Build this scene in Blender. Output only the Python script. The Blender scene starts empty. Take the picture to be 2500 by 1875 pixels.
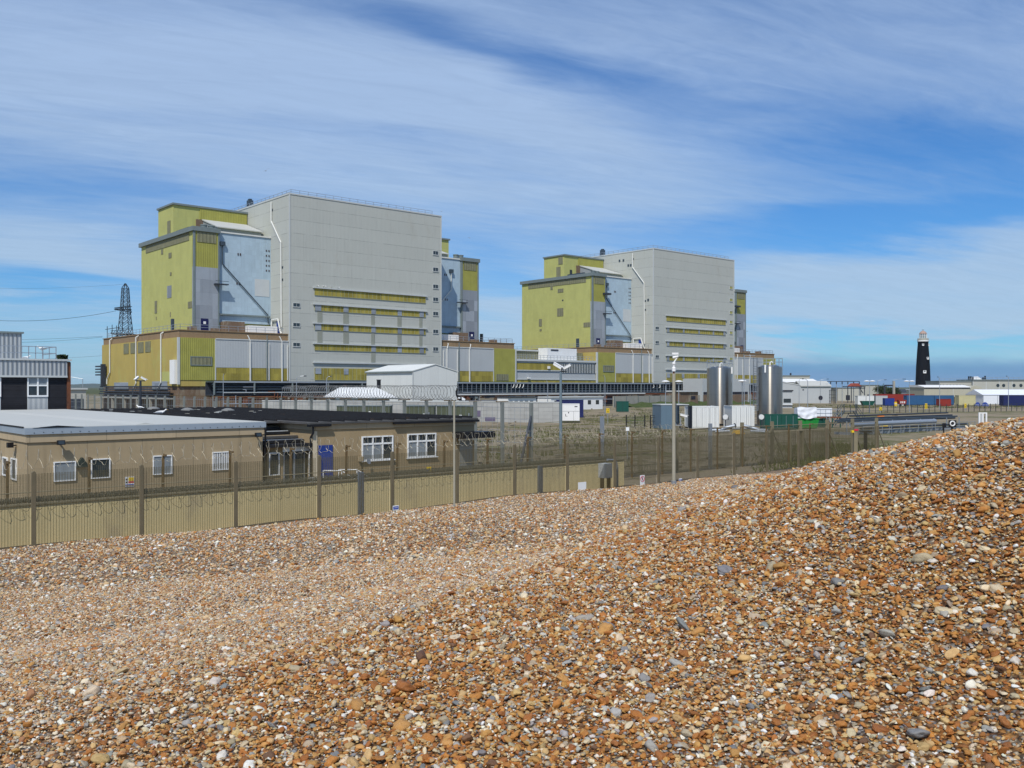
import bpy, math, random
import numpy as np
from mathutils import Vector, Matrix
R = math.radians
random.seed(7)
RNG = np.random.default_rng(11)
SC = bpy.context.scene
COL = SC.collection

# ------------------------------------------------------------------ camera, sky, sun, exposure
H, F, HY, CX = 5.8, 2257.0, 945.0, 1250.0        # eye height, focal length and horizon in photo pixels
cam_d = bpy.data.cameras.new('camera'); cam = bpy.data.objects.new('camera', cam_d); COL.objects.link(cam)
cam.location = (0, 0, H); cam.rotation_euler = (R(90), 0, 0)
cam_d.sensor_width = 36.0; cam_d.lens = 36.0*F/2500.0; cam_d.shift_y = (HY-937.5)/2500.0
cam_d.clip_start = 0.1; cam_d.clip_end = 60000
SC.camera = cam
SUN_EL, SUN_ROT = R(51), R(191.6)
world = bpy.data.worlds.new('World'); SC.world = world; world.use_nodes = True
SC.view_settings.view_transform = 'Standard'; SC.view_settings.look = 'None'
SC.view_settings.exposure = 0.0; SC.view_settings.gamma = 1.0
SC.cycles.max_bounces = 6; SC.cycles.transparent_max_bounces = 16
sun_d = bpy.data.lights.new('sun', 'SUN'); sun_d.energy = 3.75; sun_d.angle = R(0.5); sun_d.color = (1.0, 0.955, 0.88)
sun = bpy.data.objects.new('sun', sun_d); COL.objects.link(sun)
sdir = Vector((math.sin(SUN_ROT)*math.cos(SUN_EL), math.cos(SUN_ROT)*math.cos(SUN_EL), math.sin(SUN_EL)))
sun.rotation_euler = sdir.to_track_quat('Z', 'Y').to_euler(); sun.location = (0, 0, 120)

class NT:
    """tiny helper for node trees"""
    def __init__(s, tree):
        s.t = tree; s.n = tree.nodes; s.l = tree.links
    def new(s, typ, **kw):
        nd = s.n.new(typ)
        for k, v in kw.items():
            setattr(nd, k, v)
        return nd
    def link(s, a, b): s.l.new(a, b)
    def setin(s, nd, i, v):
        if v is None: return
        if isinstance(v, bpy.types.NodeSocket): s.l.new(v, nd.inputs[i])
        else: nd.inputs[i].default_value = v
    def math(s, op, a, b=None, c=None, clamp=False):
        nd = s.new('ShaderNodeMath', operation=op); nd.use_clamp = clamp
        s.setin(nd, 0, a); s.setin(nd, 1, b); s.setin(nd, 2, c)
        return nd.outputs[0]
    def vmath(s, op, a, b=None):
        nd = s.new('ShaderNodeVectorMath', operation=op)
        s.setin(nd, 0, a); s.setin(nd, 1, b)
        return nd.outputs[0]
    def comb(s, x, y, z):
        nd = s.new('ShaderNodeCombineXYZ')
        s.setin(nd, 0, x); s.setin(nd, 1, y); s.setin(nd, 2, z)
        return nd.outputs[0]
    def sep(s, v):
        nd = s.new('ShaderNodeSeparateXYZ'); s.link(v, nd.inputs[0]); return nd.outputs
    def mix(s, f, a, b, blend='MIX'):
        nd = s.new('ShaderNodeMix', data_type='RGBA', blend_type=blend); nd.clamp_factor = True
        s.setin(nd, 0, f)
        for i, v in ((6, a), (7, b)):
            if isinstance(v, tuple) and len(v) == 3: v = (*v, 1)
            s.setin(nd, i, v)
        return nd.outputs[2]
    def noise(s, vec, scale, detail=3, rough=0.55, dist=0.0):
        nd = s.new('ShaderNodeTexNoise'); s.setin(nd, 'Vector', vec)
        nd.inputs['Scale'].default_value = scale; nd.inputs['Detail'].default_value = detail
        nd.inputs['Roughness'].default_value = rough; nd.inputs['Distortion'].default_value = dist
        return nd.outputs[0]
    def ramp(s, fac, stops, interp='LINEAR'):
        nd = s.new('ShaderNodeValToRGB'); nd.color_ramp.interpolation = interp
        e = nd.color_ramp.elements
        while len(e) < len(stops): e.new(0.5)
        for el, (p, c) in zip(e, stops):
            el.position = p; el.color = c if len(c) == 4 else (*c, 1)
        s.link(fac, nd.inputs[0]); return nd.outputs[0]
    def smooth(s, x, a, b):
        nd = s.new('ShaderNodeMapRange', interpolation_type='SMOOTHSTEP')
        s.setin(nd, 0, x); nd.inputs[1].default_value = a; nd.inputs[2].default_value = b
        return nd.outputs[0]

def build_world():
    w = NT(world.node_tree); w.n.clear()
    out = w.new('ShaderNodeOutputWorld'); bg = w.new('ShaderNodeBackground')
    sky = w.new('ShaderNodeTexSky'); sky.sky_type = 'NISHITA'; sky.sun_disc = False
    sky.sun_elevation = SUN_EL; sky.sun_rotation = SUN_ROT
    sky.air_density = 1.0; sky.dust_density = 0.3; sky.ozone_density = 2.5
    tc = w.new('ShaderNodeTexCoord'); d = w.vmath('NORMALIZE', tc.outputs['Generated'])
    x, y, z = w.sep(d)
    zc = w.math('MAXIMUM', z, 0.0)
    # high cloud sheet: direction projected on a flat layer overhead
    k = w.math('ADD', zc, 0.10)
    cx, cy = w.math('DIVIDE', x, k), w.math('DIVIDE', y, k)
    ang = R(-24); ca, sa = math.cos(ang), math.sin(ang)
    sx = w.math('ADD', w.math('MULTIPLY', cx, ca), w.math('MULTIPLY', cy, -sa))
    sy = w.math('ADD', w.math('MULTIPLY', cx, sa), w.math('MULTIPLY', cy, ca))
    p1 = w.comb(w.math('MULTIPLY', sx, 0.45), w.math('MULTIPLY', sy, 1.0), 3.7)
    n1 = w.noise(p1, 0.75, 6, 0.55, 0.7)
    p2 = w.comb(w.math('MULTIPLY', sx, 0.5), w.math('MULTIPLY', sy, 1.1), 9.1)
    n2 = w.noise(p2, 1.35, 6, 0.58, 0.6)
    n3 = w.noise(w.comb(w.math('MULTIPLY', sx, 0.55), w.math('MULTIPLY', sy, 1.5), 1.3), 4.2, 8, 0.68, 0.9)
    # where the cloud banks and the clear gaps lie (tan azimuth, tan elevation)
    ya = w.math('MAXIMUM', w.math('ABSOLUTE', y), 0.05)
    u, v = w.math('DIVIDE', x, ya), w.math('DIVIDE', z, ya)
    v = w.math('ADD', v, w.math('MULTIPLY', w.math('SUBTRACT', n1, 0.5), 0.16))
    u = w.math('ADD', u, w.math('MULTIPLY', w.math('SUBTRACT', n2, 0.5), 0.35))
    def blob(px, py, rx, ry, rot, amp):
        u0, v0 = (px-CX)/F, (HY-py)/F
        c, s_ = math.cos(R(rot)), math.sin(R(rot))
        du, dv = w.math('SUBTRACT', u, u0), w.math('SUBTRACT', v, v0)
        a = w.math('DIVIDE', w.math('ADD', w.math('MULTIPLY', du, c), w.math('MULTIPLY', dv, s_)), rx/F)
        b = w.math('DIVIDE', w.math('ADD', w.math('MULTIPLY', du, -s_), w.math('MULTIPLY', dv, c)), ry/F)
        r2 = w.math('ADD', w.math('MULTIPLY', a, a), w.math('MULTIPLY', b, b))
        return w.math('MULTIPLY', w.math('EXPONENT', w.math('MULTIPLY', r2, -1.0)), amp)
    blobs = [(420, 180, 900, 150, -8, .50), (1120, 235, 520, 110, -17, .44), (700, 420, 900, 110, -6, .22),
             (1150, 110, 330, 60, -24, -.29), (1480, 215, 330, 55, -14, -.26), (850, 20, 260, 45, -15, -.14),
             (1850, 150, 600, 190, -5, .16), (2250, 370, 480, 100, -4, -.42), (2200, 525, 700, 55, 4, -.66),
             (2150, 640, 650, 75, 2, .42), (2100, 775, 950, 62, 0, .60), (2100, 868, 900, 26, 0, -.35), (1300, 870, 500, 40, 0, .25), (1400, 470, 700, 90, -8, .05),
             (150, 690, 300, 22, -3, -.40), (140, 610, 380, 45, -8, .44), (60, 480, 330, 45, -4, -.12),
             (1250, 700, 180, 60, 0, -.25), (1250, 790, 160, 40, 0, .30), (600, 300, 700, 35, -7, -.14)]
    cov = None
    for b in blobs:
        e = blob(*b); cov = e if cov is None else w.math('ADD', cov, e)
    cov = w.math('ADD', cov, w.math('MULTIPLY', w.math('SUBTRACT', n1, 0.5), 0.55))
    cov = w.math('ADD', cov, w.math('MULTIPLY', w.math('SUBTRACT', n2, 0.5), 0.60))
    cov = w.math('ADD', cov, w.math('MULTIPLY', w.math('SUBTRACT', n3, 0.5), 0.42))
    cov = w.math('ADD', cov, 0.47)
    mask = w.smooth(cov, -0.05, 0.95)
    sky_s = w.new('ShaderNodeMix', data_type='RGBA', blend_type='MULTIPLY'); sky_s.inputs[0].default_value = 1
    w.link(sky.outputs[0], sky_s.inputs[6]); sky_s.inputs[7].default_value = (*SKY_TINT, 1)
    # cloud radiance in the sky texture's own units, whiter and brighter low down
    low = w.smooth(z, 0.0, 0.35)
    ccol = w.mix(low, CLOUD_LOW, CLOUD_HIGH)
    n4 = w.noise(w.comb(w.math('MULTIPLY', sx, 0.5), w.math('MULTIPLY', sy, 2.4), 5.5), 5.5, 9, 0.70, 1.2)
    fb = w.math('MULTIPLY_ADD', w.math('SUBTRACT', n4, .5), .24, 1.02)
    ccol = w.mix(1.0, ccol, w.comb(fb, fb, fb), 'MULTIPLY')
    mask = w.math('ADD', mask, w.math('MULTIPLY', w.math('SUBTRACT', n4, .5), .22), clamp=True)
    c = w.mix(w.math('MULTIPLY', mask, 0.88), sky_s.outputs[2], ccol)
    # slate blue cloud bank lying along the right hand horizon
    uu = w.math('DIVIDE', x, ya)
    top = w.math('ADD', .026, w.math('MULTIPLY', w.math('SUBTRACT', w.noise(w.comb(uu, w.math('MULTIPLY', z, 6), 0), 7, 5), .5), .022))
    bank = w.math('MULTIPLY', w.smooth(uu, -.05, .22), w.math('SUBTRACT', 1.0, w.smooth(w.math('SUBTRACT', w.math('DIVIDE', z, ya), top), -.008, .010)))
    c = w.mix(w.math('MULTIPLY', bank, .7), c, (1.25, 3.1, 6.6))
    w.link(c, bg.inputs[0]); bg.inputs[1].default_value = SKY_STRENGTH
    w.link(bg.outputs[0], out.inputs[0])
SKY_STRENGTH = 0.077
SKY_TINT = (0.46, 0.93, 1.45)
CLOUD_LOW, CLOUD_HIGH = (5.4, 7.4, 9.6), (5.1, 6.9, 9.9)
build_world()

# ------------------------------------------------------------------ plan axes: a runs along the station front, b away from the sea
TH = R(41); CT, ST = math.cos(TH), math.sin(TH)
def A(px, b):
    k = (px-CX)/F; return b*(ST+k*CT)/(CT-k*ST)
def B(px, a):
    k = (px-CX)/F; return a*(CT-k*ST)/(ST+k*CT)
def D(a, b): return a*ST+b*CT
def Z(py, a, b): return H+(HY-py)*D(a, b)/F
def AB(px, y):
    x = (px-CX)/F*y; return x*CT+y*ST, -x*ST+y*CT
def W(a, b, z=0.0): return Vector((a*CT-b*ST, a*ST+b*CT, z))

# ------------------------------------------------------------------ mesh helpers
class MB:
    def __init__(s): s.v, s.f = [], []
    def quadmesh(s, pts, faces):
        o = len(s.v); s.v += [tuple(p) for p in pts]; s.f += [tuple(i+o for i in f) for f in faces]; return s
    def box(s, x0, x1, y0, y1, z0, z1):
        p = [(x0,y0,z0),(x1,y0,z0),(x1,y1,z0),(x0,y1,z0),(x0,y0,z1),(x1,y0,z1),(x1,y1,z1),(x0,y1,z1)]
        return s.quadmesh(p, [(0,3,2,1),(4,5,6,7),(0,1,5,4),(1,2,6,5),(2,3,7,6),(3,0,4,7)])
    def beam(s, p, q, w, h=None):
        p, q = Vector(p), Vector(q); d = (q-p)
        if d.length < 1e-6: return s
        d.normalize(); up = Vector((0,0,1)) if abs(d.z) < .95 else Vector((0,1,0))
        sx = d.cross(up).normalized()*(w/2); sy = sx.cross(d).normalized()*((h or w)/2)
        pts = [p-sx-sy, p+sx-sy, p+sx+sy, p-sx+sy, q-sx-sy, q+sx-sy, q+sx+sy, q-sx+sy]
        return s.quadmesh(pts, [(0,1,2,3),(7,6,5,4),(0,4,5,1),(1,5,6,2),(2,6,7,3),(3,7,4,0)])
    def cyl(s, p, q, r0, r1=None, n=12, caps=True):
        p, q = Vector(p), Vector(q); r1 = r0 if r1 is None else r1
        d = (q-p).normalized(); up = Vector((0,0,1)) if abs(d.z) < .95 else Vector((1,0,0))
        e1 = d.cross(up).normalized(); e2 = d.cross(e1)
        ring = lambda c, r: [c+e1*(r*math.cos(2*math.pi*i/n))+e2*(r*math.sin(2*math.pi*i/n)) for i in range(n)]
        f = [(i, (i+1)%n, n+(i+1)%n, n+i) for i in range(n)]
        if caps: f += [tuple(range(n-1,-1,-1)), tuple(range(n, 2*n))]
        return s.quadmesh(ring(p,r0)+ring(q,r1), f)
    def tube(s, pts, r, n=8):
        for p, q in zip(pts, pts[1:]): s.cyl(p, q, r, n=n)
        return s
    def lathe(s, prof, c=(0,0,0), n=32):
        cx, cy, cz = c; m = len(prof)
        pts = [(cx+r*math.cos(2*math.pi*i/n), cy+r*math.sin(2*math.pi*i/n), cz+z) for i in range(n) for r, z in prof]
        f = [(i*m+j, ((i+1)%n)*m+j, ((i+1)%n)*m+j+1, i*m+j+1) for i in range(n) for j in range(m-1)]
        f += [tuple(i*m for i in range(n-1,-1,-1)), tuple(i*m+m-1 for i in range(n))]
        return s.quadmesh(pts, f)
    def prism(s, poly, y0, y1):
        """poly in x,z extruded along y"""
        n = len(poly)
        pts = [(x, y0, z) for x, z in poly]+[(x, y1, z) for x, z in poly]
        return s.quadmesh(pts, [tuple(range(n)), tuple(range(2*n-1, n-1, -1))]+[(i, n+i, n+(i+1)%n, (i+1)%n) for i in range(n)])
    def prismx(s, poly, x0, x1):
        """poly in y,z extruded along x"""
        n = len(poly)
        pts = [(x0, y, z) for y, z in poly]+[(x1, y, z) for y, z in poly]
        return s.quadmesh(pts, [tuple(range(n-1,-1,-1)), tuple(range(n, 2*n))]+[((i+1)%n, n+(i+1)%n, n+i, i) for i in range(n)])
    def slab(s, poly, z0, z1):
        n = len(poly)
        pts = [(x, y, z0) for x, y in poly]+[(x, y, z1) for x, y in poly]
        return s.quadmesh(pts, [tuple(range(n-1,-1,-1)), tuple(range(n, 2*n))]+[(i, (i+1)%n, n+(i+1)%n, n+i) for i in range(n)])
    def coil(s, x0, x1, y, z, r, pitch, wr, n=18, jit=0.0, axis='x'):
        t, k, pts = x0, 0, []
        while t < x1:
            a = 2*math.pi*k/n; rr = r*(1+jit*math.sin(k*1.7))
            pts.append((t, y+rr*math.sin(a), z+rr*math.cos(a)) if axis == 'x' else (y+rr*math.sin(a), t, z+rr*math.cos(a)))
            t += pitch/n*(1+jit*math.cos(k*.37)); k += 1
        for p, q in zip(pts, pts[1:]): s.cyl(p, q, wr, n=4, caps=False)
        return s

def link_mesh(name, mb, mat, parent=None, smooth=False):
    me = bpy.data.meshes.new(name)
    me.from_pydata(mb.v, [], mb.f); me.update()
    import bmesh
    bm = bmesh.new(); bm.from_mesh(me); bmesh.ops.recalc_face_normals(bm, faces=bm.faces); bm.to_mesh(me); bm.free()
    if smooth:
        me.polygons.foreach_set('use_smooth', [True]*len(me.polygons))
        try: me.set_sharp_from_angle(angle=R(40))
        except Exception: pass
    if mat: me.materials.append(mat)
    o = bpy.data.objects.new(name, me); COL.objects.link(o)
    if parent: o.parent = parent
    return o
def link_each(name, boxes, mat, parent):
    """one part per box"""
    for bx_ in boxes: link_mesh(name, MB().box(*bx_), mat, parent)
def tag(o, label=None, cat=None, group=None, kind=None):
    if label: o['label'] = label
    if cat: o['category'] = cat
    if group: o['group'] = group
    if kind: o['kind'] = kind
    return o
def thing(name, label, cat, a, b, z=0.0, group=None, rot=0.0):
    o = bpy.data.objects.new(name, None); COL.objects.link(o); o.empty_display_size = .3
    o.location = W(a, b, z); o.rotation_euler = (0, 0, TH+rot)
    return tag(o, label, cat, group)
def copy_tree(o, parent=None):
    c = o.copy(); COL.objects.link(c)
    if parent: c.parent = parent
    for ch in [q for q in bpy.data.objects if q.parent == o]: copy_tree(ch, c)
    return c

# ------------------------------------------------------------------ materials
def srgb(r, g, b, k=1.0):
    f = lambda c: (c/12.92 if c <= .04045 else ((c+.055)/1.055)**2.4)*k
    return f(r/255), f(g/255), f(b/255)
MATS = {}
def mat(name, col, rough=.7, metal=0.0, var=.12, vscale=.6, streak=0.0, rib=0.0, ribdepth=.5, ribcol=0.0, panel=None, panelvar=.0,
        joint=None, rust=None, speck=0.0, bump=0.0, bscale=20, spec=.3, obj=True, stretch=1.0):
    """procedural surface: patchy tone, vertical weather streaks, ribs, cladding panels with joints, rust blotches"""
    if name in MATS: return MATS[name]
    m = bpy.data.materials.new(name); m.use_nodes = True
    w = NT(m.node_tree); bs = w.n['Principled BSDF']
    tc = w.new('ShaderNodeTexCoord'); P = tc.outputs['Object']
    x, y, z = w.sep(P); xy = w.math('ADD', x, y)
    c = (*col, 1)
    n = w.noise(P if stretch == 1 else w.comb(x, y, w.math('MULTIPLY', z, stretch)), vscale, 5, .6)
    f = w.math('MULTIPLY_ADD', w.math('SUBTRACT', n, .5), 2*var*1.6, 1.0)
    cur = w.mix(1.0, c, w.comb(f, f, f), 'MULTIPLY')
    if panel:
        pw, ph, zo = panel
        cx, cz = w.math('FLOOR', w.math('DIVIDE', xy, pw)), w.math('FLOOR', w.math('DIVIDE', w.math('SUBTRACT', z, zo), ph))
        wn = w.new('ShaderNodeTexWhiteNoise', noise_dimensions='2D'); w.link(w.comb(cx, cz, 0), wn.inputs[0])
        pf = w.math('MULTIPLY_ADD', w.math('SUBTRACT', wn.outputs[0], .5), 2*panelvar, 1.0)
        cur = w.mix(1.0, cur, w.comb(pf, pf, pf), 'MULTIPLY')
        if joint:
            fz = w.math('FRACT', w.math('DIVIDE', w.math('SUBTRACT', z, zo), ph))
            jl = w.math('LESS_THAN', fz, joint[0]/ph)
            br = w.noise(w.comb(w.math('MULTIPLY', xy, .35), z, 0), 1.0, 3, .7)
            jl = w.math('MULTIPLY', jl, w.smooth(br, .30, .62))
            cur = w.mix(w.math('MULTIPLY', jl, joint[1]), cur, (.03, .035, .04))
            if len(joint) > 2:
                fx = w.math('FRACT', w.math('DIVIDE', xy, pw))
                cur = w.mix(w.math('MULTIPLY', w.math('LESS_THAN', fx, joint[2]/pw), joint[1]), cur, (.04, .04, .04))
    if streak:
        sn = w.noise(w.comb(w.math('MULTIPLY', x, 1), y, w.math('MULTIPLY', z, .06)), 2.2, 4, .65)
        cur = w.mix(w.math('MULTIPLY', w.smooth(sn, .52, .75), streak), cur, tuple(v*.45 for v in col))
        sn2 = w.noise(w.comb(w.math('ADD', x, 31), y, w.math('MULTIPLY', z, .05)), 1.3, 4, .6)
        cur = w.mix(w.math('MULTIPLY', w.smooth(sn2, .55, .8), streak*.8), cur, tuple(min(1, v*1.35) for v in col))
    if rust:
        rc, rs, ra, lo = rust
        rn = w.noise(w.comb(x, y, w.math('MULTIPLY', z, .45)), rs, 6, .7)
        cur = w.mix(w.math('MULTIPLY', w.smooth(rn, lo, lo+.16), ra), cur, rc)
    if speck:
        kn = w.noise(P, 60, 2, .5)
        kf = w.math('MULTIPLY_ADD', w.math('SUBTRACT', kn, .5), 2*speck, 1.0)
        cur = w.mix(1.0, cur, w.comb(kf, kf, kf), 'MULTIPLY')
    hsum = None
    if rib:
        wv = w.math('SINE', w.math('MULTIPLY', xy, 2*math.pi/rib))
        hsum = w.math('MULTIPLY', wv, ribdepth)
        if ribcol:
            cur = w.mix(w.math('MULTIPLY', w.smooth(wv, .35, 1.0), ribcol), cur, tuple(v*.35 for v in col))
    w.link(cur, bs.inputs['Base Color'])
    bs.inputs['Roughness'].default_value = rough; bs.inputs['Metallic'].default_value = metal
    bs.inputs['Specular IOR Level'].default_value = spec
    if bump:
        bn = w.math('MULTIPLY', w.noise(P, bscale, 4, .6), bump)
        hsum = bn if hsum is None else w.math('ADD', hsum, bn)
    if hsum is not None:
        b = w.new('ShaderNodeBump'); b.inputs['Strength'].default_value = .6; b.inputs['Distance'].default_value = .05
        w.link(hsum, b.inputs['Height']); w.link(b.outputs[0], bs.inputs['Normal'])
    MATS[name] = m; return m
def glass_mat(name, col=(.03, .04, .045), rough=.06):
    if name in MATS: return MATS[name]
    m = bpy.data.materials.new(name); m.use_nodes = True; w = NT(m.node_tree); bs = w.n['Principled BSDF']
    tc = w.new('ShaderNodeTexCoord'); n = w.noise(tc.outputs['Object'], 3, 3)
    w.link(w.mix(n, tuple(v*.6 for v in col), tuple(v*1.5 for v in col)), bs.inputs['Base Color'])
    bs.inputs['Roughness'].default_value = rough; bs.inputs['Specular IOR Level'].default_value = .6
    MATS[name] = m; return m

G = lambda v, k=1.0: (v, v*1.0, v*k)
M_GREY = mat('pale grey panel cladding', (.465, .475, .43), .75, var=.05, vscale=.10, streak=.22, rib=.40, ribdepth=.2, ribcol=.08, panel=(500, 3.26, 1.12), panelvar=.02, joint=(.10, .5), rust=((.40, .385, .33), .16, .55, .56))
M_YEL = mat('lime yellow sheet cladding', (.455, .455, .155), .75, var=.09, vscale=.25, streak=.22, rib=.3, ribdepth=.25, ribcol=.12, panel=(1.2, 3.2, .4), panelvar=.035, rust=((.30, .30, .16), .5, .5, .60))
M_YELF = mat('olive yellow ribbed cladding', (.35, .335, .075), .75, var=.14, vscale=.4, streak=.3, rib=.45, ribdepth=.6, ribcol=.35)
M_ORANGE = mat('weathered ochre cladding', (.445, .345, .10), .78, var=.13, vscale=.15, streak=.30, rib=.3, ribdepth=.2, ribcol=.10, rust=((.42, .435, .14), .13, .8, .53))
M_OLIVE = mat('stained olive ribbed panel', (.34, .28, .055), .75, var=.16, vscale=.5, streak=.40, rib=.4, ribdepth=.4, ribcol=.25, panel=(1.2, 9, 0), panelvar=.26)
M_BLUE = mat('pale blue sheet wall', (.385, .495, .575), .7, var=.07, vscale=.2, streak=.34, panel=(1.0, 1.1, .2), panelvar=.05, joint=(.04, .14), rust=((.33, .33, .33), 1.2, .5, .66))
M_PATCH = mat('patched grey sheet', (.27, .30, .335), .7, var=.06, vscale=.5, streak=.2, panel=(3.1, 3.1, .5), panelvar=.24, joint=(.06, .5))
M_PARAPET = mat('brown concrete parapet', (.27, .185, .105), .85, var=.14, vscale=.4, streak=.25, speck=.15)
M_CONC = mat('weathered concrete', (.34, .325, .275), .9, var=.16, vscale=.7, streak=.35, speck=.15, bump=.5)
M_CONCD = mat('grey concrete post', (.20, .215, .20), .9, var=.12, vscale=1.2, streak=.2, speck=.12)
M_CREAMPOST = mat('aged buff post', (.225, .195, .125), .85, var=.18, vscale=2, streak=.3, speck=.15)
M_F1POST = mat('weathered brown post', (.150, .125, .078), .85, var=.2, vscale=2, streak=.3, speck=.15)
M_RUSTPOST = mat('rust brown steel post', (.15, .10, .045), .8, var=.25, vscale=3, streak=.4, speck=.2)
M_COPING = mat('grey green coping', (.17, .205, .205), .7, var=.12, vscale=.6)
M_LEDGE = mat('light ledge', (.50, .52, .51), .7, var=.07, vscale=1.0, streak=.1)
M_PIPEW = mat('off white pipe', (.66, .66, .62), .5, var=.10, vscale=1.0, streak=.15)
M_STEEL = mat('dark painted steel', (.035, .042, .055), .55, var=.3, vscale=1.5, rust=((.10, .05, .03), 1.4, .5, .62))
M_DKBLUE = mat('dark blue grey steel', (.045, .065, .085), .55, var=.2, vscale=1.5)
M_RUST = mat('rusty steel', (.17, .065, .032), .85, var=.3, vscale=2.0, rust=((.05, .03, .025), 3, .7, .55))
M_WHITE = mat('white painted sheet', (.80, .80, .78), .6, var=.05, vscale=.5, streak=.14)
M_WHITER = mat('white ribbed sheet', (.78, .79, .78), .55, var=.05, vscale=.5, streak=.12, rib=.35, ribdepth=.6, ribcol=.07)
M_FRAME = mat('white window frame', (.80, .81, .80), .4, var=.04, vscale=2)
M_GLASS = glass_mat('dark window glass')
M_GLASSB = glass_mat('pale blind behind glass', (.22, .25, .27), .25)
M_MULL = mat('greenish grey mullion', (.36, .36, .20), .75, var=.1)
M_LOUVRE = mat('grey green louvre', (.22, .215, .13), .8, var=.2, vscale=1.0, rib=.9, ribdepth=.6, ribcol=.5)
M_GALV = mat('galvanised steel', (.40, .43, .46), .45, metal=.6, var=.15, vscale=3)
M_WIRE = mat('weathered mesh wire', (.105, .090, .045), .75, var=.2, vscale=2)
M_WIREB = mat('buff coated wire', (.20, .175, .11), .8, var=.2, vscale=2)
M_RAZOR = mat('razor wire', (.40, .36, .27), .5, metal=.3, var=.3, vscale=6)
M_DKRAZOR = mat('dull coiled wire', (.10, .095, .065), .8, var=.3, vscale=6)
M_RED = mat('red container paint', (.27, .030, .020), .6, var=.15, vscale=.8, streak=.3, rib=.3, ribdepth=.8, ribcol=.2)
M_CBLUE = mat('blue container paint', (.030, .105, .235), .6, var=.15, vscale=.8, streak=.3, rib=.3, ribdepth=.8, ribcol=.2)
M_NAVY = mat('navy paint', (.015, .022, .10), .55, var=.15, vscale=.8, rib=.3, ribdepth=.6, ribcol=.2)
M_ROYAL = mat('royal blue paint', (.018, .045, .225), .5, var=.10, vscale=1.2)
M_TEAL = mat('dark green paint', (.010, .075, .055), .5, var=.12, vscale=1.0, streak=.15)
M_GREEN = mat('bright green skip paint', (.012, .22, .035), .5, var=.15, vscale=1.4, streak=.25)
M_TAN = mat('tan sheet', (.42, .40, .31), .75, var=.08, vscale=.3, streak=.15)
M_TARP = mat('white tarpaulin', (.74, .76, .80), .55, var=.06, vscale=1.5, bump=2.0, bscale=2.5)
M_YELLOW = mat('yellow paint', (.75, .52, .02), .5, var=.1, vscale=2)
M_SHED = mat('grey shed sheet', (.44, .46, .46), .7, var=.05, vscale=.2, streak=.12, rib=.4, ribdepth=.4, ribcol=.06)
M_BLACK = mat('black tarred brick', (.006, .007, .010), .75, var=.2, vscale=.8, spec=.15)
M_BROWNCLAD = mat('near black timber cladding', (.016, .016, .020), .8, var=.3, vscale=1.5, panel=(50, .16, 0), panelvar=.2, joint=(.03, .6))
M_RIBL = mat('light ribbed cladding', (.36, .385, .40), .6, var=.06, vscale=.6, rib=.34, ribdepth=1.3, ribcol=.6)
M_RENDER = mat('stained buff render', (.365, .285, .175), .9, var=.13, vscale=.55, streak=.28, panel=(2.6, 50, -1), panelvar=.05, joint=(.0, .5, .025), rust=((.15, .115, .05), 2.6, .65, .60), speck=.10, bump=.3, bscale=40)
M_FASCIA = mat('tan fascia board', (.43, .34, .22), .85, var=.10, vscale=.5, streak=.15, panel=(3.4, 50, -1), panelvar=.05, joint=(.0, .5, .03))
M_FLASH = mat('grey metal flashing', (.34, .40, .46), .5, metal=.2, var=.08, vscale=.8, streak=.12)
M_ROOFW = mat('white roof membrane', (.47, .475, .445), .7, var=.05, vscale=.35, rust=((.45, .45, .42), .7, .5, .63))
M_ROOFB = mat('black felt roof', (.085, .083, .080), .8, var=.35, vscale=1.2, rust=((.13, .07, .03), .45, .6, .62), bump=.6, bscale=8)
M_BLACKP = mat('black plastic', (.012, .012, .014), .4, var=.2, vscale=3)
M_BEIGE = mat('buff sheet wall', (.69, .58, .315), .85, var=.08, vscale=.5, streak=.22, rust=((.40, .34, .24), .6, .55, .55), speck=.08, panel=(1.2, 50, -1), panelvar=.04)
M_BLOCK = mat('grey blockwork', (.37, .37, .35), .9, var=.14, vscale=.4, streak=.25, panel=(2.4, .62, .0), panelvar=.10, joint=(.05, .45, .05))
M_BRICK = mat('brown stock brick', (.175, .12, .08), .9, var=.25, vscale=.5, streak=.3, rust=((.30, .27, .20), .35, .7, .52))
M_SIGNW = mat('white sign board', (.78, .80, .80), .5, var=.03, vscale=2)
M_SIGNB = mat('blue sign face', (.02, .07, .40), .5, var=.05, vscale=4)
M_SIGNR = mat('red sign marking', (.55, .03, .06), .5, var=.05, vscale=4)
M_INK = mat('dark sign ink', (.02, .02, .03), .6, var=.05, vscale=4)
M_GULL = mat('gull white plumage', (.82, .82, .80), .8, var=.04, vscale=8)
M_GULLG = mat('gull grey wing', (.30, .33, .37), .8, var=.08, vscale=8)
M_BEAK = mat('gull yellow bill', (.65, .38, .03), .5, var=.1, vscale=9)
def stainless():
    m = bpy.data.materials.new('brushed stainless steel'); m.use_nodes = True; w = NT(m.node_tree); bs = w.n['Principled BSDF']
    tc = w.new('ShaderNodeTexCoord'); x, y, z = w.sep(tc.outputs['Object'])
    n = w.noise(w.comb(x, y, w.math('MULTIPLY', z, .15)), 1.6, 4)
    fz = w.math('LESS_THAN', w.math('FRACT', w.math('DIVIDE', z, 1.55)), .015)
    c = w.mix(n, (.36, .325, .28), (.56, .51, .44)); c = w.mix(w.math('MULTIPLY', fz, .4), c, (.15, .15, .15))
    w.link(c, bs.inputs['Base Color']); bs.inputs['Metallic'].default_value = 1; bs.inputs['Roughness'].default_value = .33
    bs.inputs['Anisotropic'].default_value = .93; bs.inputs['Anisotropic Rotation'].default_value = .25
    tg = w.new('ShaderNodeTangent', direction_type='RADIAL', axis='Z'); w.link(tg.outputs[0], bs.inputs['Tangent'])
    return m
M_STAINLESS = stainless()
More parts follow.
